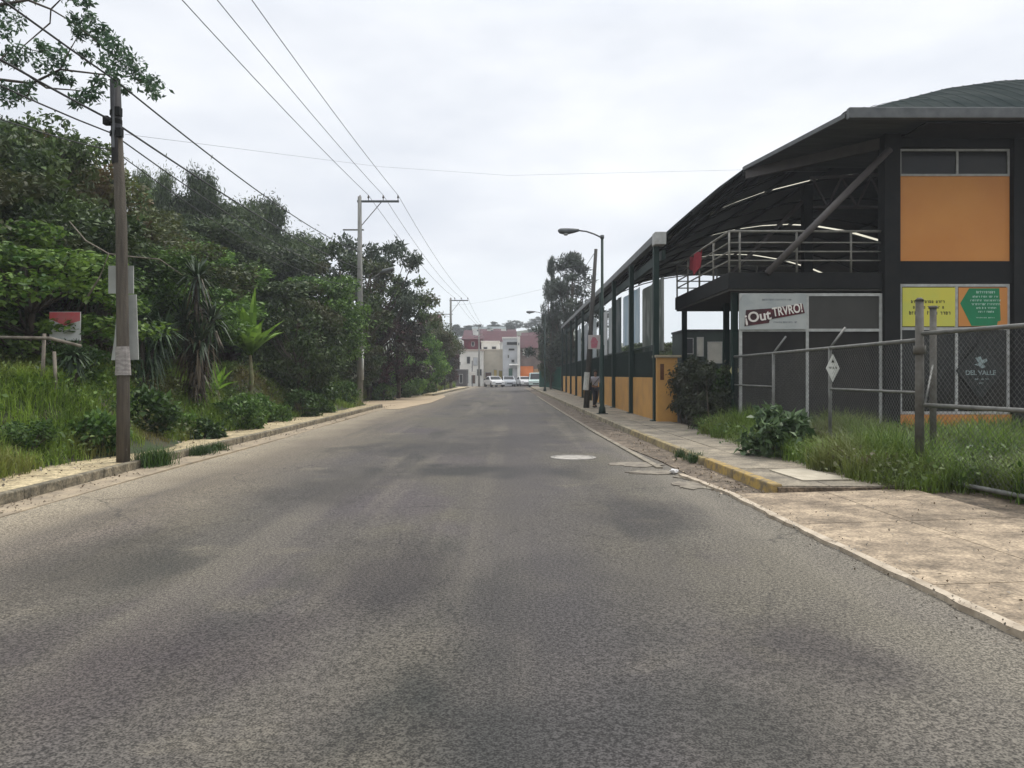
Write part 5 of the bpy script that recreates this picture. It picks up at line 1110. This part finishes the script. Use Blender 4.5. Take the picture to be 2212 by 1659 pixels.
# ------------------------------------------------------------ cars
def car(name, x, y, rz, paint, label, L_=4.3, Wd=1.72, H=1.45, van=False):
    o = empty(name, (x, y, .0), rz, label, 'car' if not van else 'van', 'vehicles parked in the town')
    hl = L_ / 2
    if van: prof = [(-hl, .32), (-hl, 1.25), (-hl + .12, H), (hl - 1.35, H), (hl - .55, .98), (hl - .05, .85), (hl, .32)]; gl = [(-hl + .3, 1.05), (-hl + .35, H - .12), (hl - 1.4, H - .12), (hl - .8, 1.05)]
    else: prof = [(-hl, .32), (-hl - .02, .8), (-hl + .15, .93), (-hl + .75, .97), (-hl + 1.25, H), (hl - 1.95, H), (hl - 1.15, .98), (hl - .15, .82), (hl, .6), (hl, .32)]; gl = [(-hl + .95, 1.0), (-hl + 1.33, H - .08), (hl - 2.0, H - .08), (hl - 1.35, 1.0)]
    bm = bmesh.new(); ring = []
    ws = [(-1, .0), (-.93, .0), (.93, 0), (1, 0)]
    for u in (-1, -.55, .55, 1):
        rr = []
        for (px, pz) in prof:
            taper = 1 - .16 * max(0, (pz - .9) / (H - .9)) if H > .9 else 1
            rr.append(bm.verts.new((px, u * Wd / 2 * taper, pz + (.03 if abs(u) < 1 and pz > .6 else 0))))
        ring.append(rr)
    n = len(prof)
    for a in range(3):
        for i in range(n): bm.faces.new((ring[a][i], ring[a][(i + 1) % n], ring[a + 1][(i + 1) % n], ring[a + 1][i]))
    bm.faces.new(ring[0]); bm.faces.new(ring[-1][::-1]); bmesh.ops.recalc_face_normals(bm, faces=bm.faces)
    me = bpy.data.meshes.new('body'); bm.to_mesh(me); bm.free(); bo = link('body', me, paint, o); bv = bo.modifiers.new('b', 'BEVEL'); bv.width = .05; bv.segments = 2
    for s_ in (-1, 1):
        b = MB(); b.prism([(px, s_ * (Wd / 2 * (1 - .16 * max(0, (pz - .9) / (H - .9))) + .004), pz) for px, pz in gl], (0, s_ * .008, 0)); b.build('side_window', M_dw, o)
    f0 = gl[3]; f1 = gl[2]
    b = MB(); b.add([(hl - 1.17, -.72, 1.02), (hl - 1.17, .72, 1.02), (hl - 1.86, .62, H - .05), (hl - 1.86, -.62, H - .05)] if not van else [(hl - .6, -.72, 1.06), (hl - .6, .72, 1.06), (hl - 1.26, .66, H - .1), (hl - 1.26, -.66, H - .1)], [(0, 1, 2, 3)])
    b.v = [(a + .035, c, d + .035) for a, c, d in b.v]; b.build('windscreen', M_dw, o)
    for sx in (-hl + .75, hl - .8):
        for s_ in (-1, 1):
            b = MB(); b.tube([(sx, s_ * (Wd / 2 - .2), .32), (sx, s_ * (Wd / 2 + .01), .32)], .32, 16); wh = b.build('wheel', M_text_k, o, False)
            b = MB(); b.tube([(sx, s_ * (Wd / 2 + .005), .32), (sx, s_ * (Wd / 2 + .03), .32)], .19, 12); b.build('rim', M_gutter, wh)
    for s_ in (-1, 1):
        b = MB(); b.box(hl - .06, hl + .015, s_ * .6 - .16, s_ * .6 + .16, .62, .76); b.build('headlight', mat('headlight', (.6, .6, .58), (.5, .5, .5), rough=.2), o, bevel=.02)
        b = MB(); b.box(-hl - .03, -hl + .04, s_ * .65 - .14, s_ * .65 + .14, .62, .8); b.build('tail_light', mat('tail_light', (.35, .02, .02), (.25, .02, .02), rough=.3), o)
    b = MB(); b.box(hl - .02, hl + .02, -.4, .4, .42, .56); b.build('grille', M_black, o)
    return o
white = mat('car_white', (.66, .66, .65), (.62, .62, .61), rough=.25, spec=.5); silver = mat('car_silver', (.42, .44, .46), (.38, .4, .42), rough=.25, spec=.5)
car('parked_car', XY(1067, 106), 106, R(-72), white, 'white car turning at the end of the road, nearest of the town cars')
car('parked_car', XY(1098, 112), 112, R(-84), silver, 'silver-white car just right of the white car in town')
car('parked_car', XY(1133, 110), 114, R(-80), white, 'white car below the orange awning', H=1.4)
car('parked_van', XY(1157, 104), 105, R(-90), mat('van_pale', (.5, .6, .56), (.45, .55, .52), rough=.3), 'pale green-white van beside the green gate', 4.4, 1.8, 1.9, True)

# ------------------------------------------------------------ the walking person
def person(x, y, z, rz, label):
    o = empty('person', (x, y, z), rz, label, 'person')
    J = dict(pel=(0, 0, .88), sp=(0, .0, 1.08), ch=(0, .01, 1.27), nk=(0, .0, 1.40), hd0=(0, -.01, 1.47), hd=(0, -.03, 1.55), hd2=(0, -.02, 1.63),
             lh=(-.09, 0, .84), lk=(-.10, -.16, .48), la=(-.10, -.10, .09), lt=(-.10, -.26, .04), rh=(.09, 0, .84), rk=(.10, .06, .47), ra=(.10, .30, .12), rt=(.10, .20, .02),
             ls=(-.18, 0, 1.34), le=(-.24, .10, 1.10), lw=(-.25, .02, .90), lp=(-.25, -.03, .83), rs=(.18, 0, 1.34), re=(.25, -.04, 1.09), rw=(.22, -.24, 1.02), rp=(.21, -.30, 1.02))
    Rd = dict(pel=.125, sp=.115, ch=.135, nk=.05, hd0=.055, hd=.083, hd2=.07, lh=.09, lk=.06, la=.04, lt=.03, rh=.09, rk=.06, ra=.04, rt=.03, ls=.06, le=.042, lw=.028, lp=.03, rs=.06, re=.042, rw=.028, rp=.03)
    E = [('pel', 'sp'), ('sp', 'ch'), ('ch', 'nk'), ('nk', 'hd0'), ('hd0', 'hd'), ('hd', 'hd2'), ('pel', 'lh'), ('lh', 'lk'), ('lk', 'la'), ('la', 'lt'), ('pel', 'rh'), ('rh', 'rk'), ('rk', 'ra'), ('ra', 'rt'),
         ('ch', 'ls'), ('ls', 'le'), ('le', 'lw'), ('lw', 'lp'), ('ch', 'rs'), ('rs', 're'), ('re', 'rw'), ('rw', 'rp')]
    for i in range(4):
        for s, p in ((-1, 'lp'), (1, 'rp')):
            b0 = Vector(J[p]); d = Vector((0, 0, -1)) if s < 0 else Vector((0, -1, -.1)); side = Vector((0, 1, 0)) if s < 0 else Vector((0, 0, 1)); off = (i - 1.5) * .018
            J[f'{p}f{i}'] = tuple(b0 + d * .05 + side * off); J[f'{p}g{i}'] = tuple(b0 + d * (.09 - .008 * abs(i - 1.5)) + side * off - Vector((s * .015, 0, 0))); Rd[f'{p}f{i}'] = .009; Rd[f'{p}g{i}'] = .007; E += [(p, f'{p}f{i}'), (f'{p}f{i}', f'{p}g{i}')]
    def skin(name, keys, edges, grow, m, sub=1):
        idx = {k: i for i, k in enumerate(keys)}; me = bpy.data.meshes.new(name); me.from_pydata([J[k] for k in keys], [(idx[a], idx[b]) for a, b in edges if a in idx and b in idx], [])
        q = bpy.data.objects.new(name, me); scene.collection.objects.link(q); q.parent = o; me.materials.append(m)
        q.modifiers.new('s', 'SKIN'); s2_ = q.modifiers.new('u', 'SUBSURF'); s2_.levels = sub; s2_.render_levels = 2
        for i, k in enumerate(keys): r_ = Rd[k] + grow; me.skin_vertices[0].data[i].radius = (r_, r_ * (.72 if k in ('ch', 'sp', 'pel') else 1)); me.skin_vertices[0].data[i].use_root = (i == 0)
        return q
    skin('body', list(J), E, 0, mat('skin', (.30, .17, .11), (.26, .14, .09), rough=.6))
    skin('shirt', ['pel', 'sp', 'ch', 'ls', 'le', 'rs', 're'], E, .018, mat('pale_shirt', (.50, .47, .50), (.42, .40, .43)))
    skin('trousers', ['pel', 'lh', 'lk', 'la', 'rh', 'rk', 'ra'], E, .014, mat('dark_trousers', (.02, .025, .03), (.03, .03, .04)))
    for s, k in ((-1, 'la'), (1, 'ra')):
        a = Vector(J[k]); b = MB(); b.tube([a + Vector((0, .06, -.05)), a + Vector((0, -.05, -.05)), a + Vector((0, -.17, -.06 if s < 0 else -.10))], [.045, .05, .035], 8); b.build('shoe', M_text_k, o, True)
    bm = bmesh.new(); bmesh.ops.create_uvsphere(bm, u_segments=14, v_segments=10, radius=.105)
    for v in bm.verts:
        v.co.z *= 1.12
        if v.co.y < -.03 and v.co.z < .04: v.co.y = -.03
        if v.co.z < -.06: v.co *= .8
    me = bpy.data.meshes.new('hair'); bm.to_mesh(me); bm.free(); h_ = link('hair', me, M_text_k, o); h_.location = (0, -.005, 1.60)
    b = MB(); b.tube([(0, -.125, 1.545), (0, -.10, 1.575)], [.014, .008], 6); b.tube([(-.035, -.108, 1.575), (-.035, -.10, 1.575)], .008, 6); b.tube([(.035, -.108, 1.575), (.035, -.10, 1.575)], .008, 6); b.tube([(-.025, -.106, 1.505), (.025, -.106, 1.505)], .005, 5); b.build('face', mat('face', (.16, .07, .05)), o, True)
    bg_ = empty('shoulder_bag', (x, y, z), rz, 'dark bag slung across the body of the walking person', 'bag')
    b = MB(); b.bar((.17, -.13, 1.38), (-.17, -.13, .98), .03, .02); b.bar((.17, .10, 1.38), (-.17, .12, .98), .03, .02); b.build('strap', M_text_k, bg_)
    b = MB(); b.box(-.30, -.20, -.13, .14, .78, 1.0); b.build('pouch', mat('bag_blue', (.02, .025, .05), (.03, .03, .06)), bg_, bevel=.03)
    return o
person(3.80, 36.0, .135, R(12), 'person in a pale shirt and dark trousers walking beside the leaning wooden pole')

# ------------------------------------------------------------ thin air haze round the whole scene
hb = MB(); hb.box(-610, 610, -130, 710, -4, 34); hm = bpy.data.materials.new('haze'); hm.use_nodes = True; t = hm.node_tree
for n in list(t.nodes):
    if n.type != 'OUTPUT_MATERIAL': t.nodes.remove(n)
pv_ = t.nodes.new('ShaderNodeVolumePrincipled'); pv_.inputs['Color'].default_value = (.92, .95, 1, 1); pv_.inputs['Density'].default_value = .0009
t.links.new(pv_.outputs[0], t.nodes['Material Output'].inputs['Volume'])
tag(hb.build('haze', hm), kind='stuff')
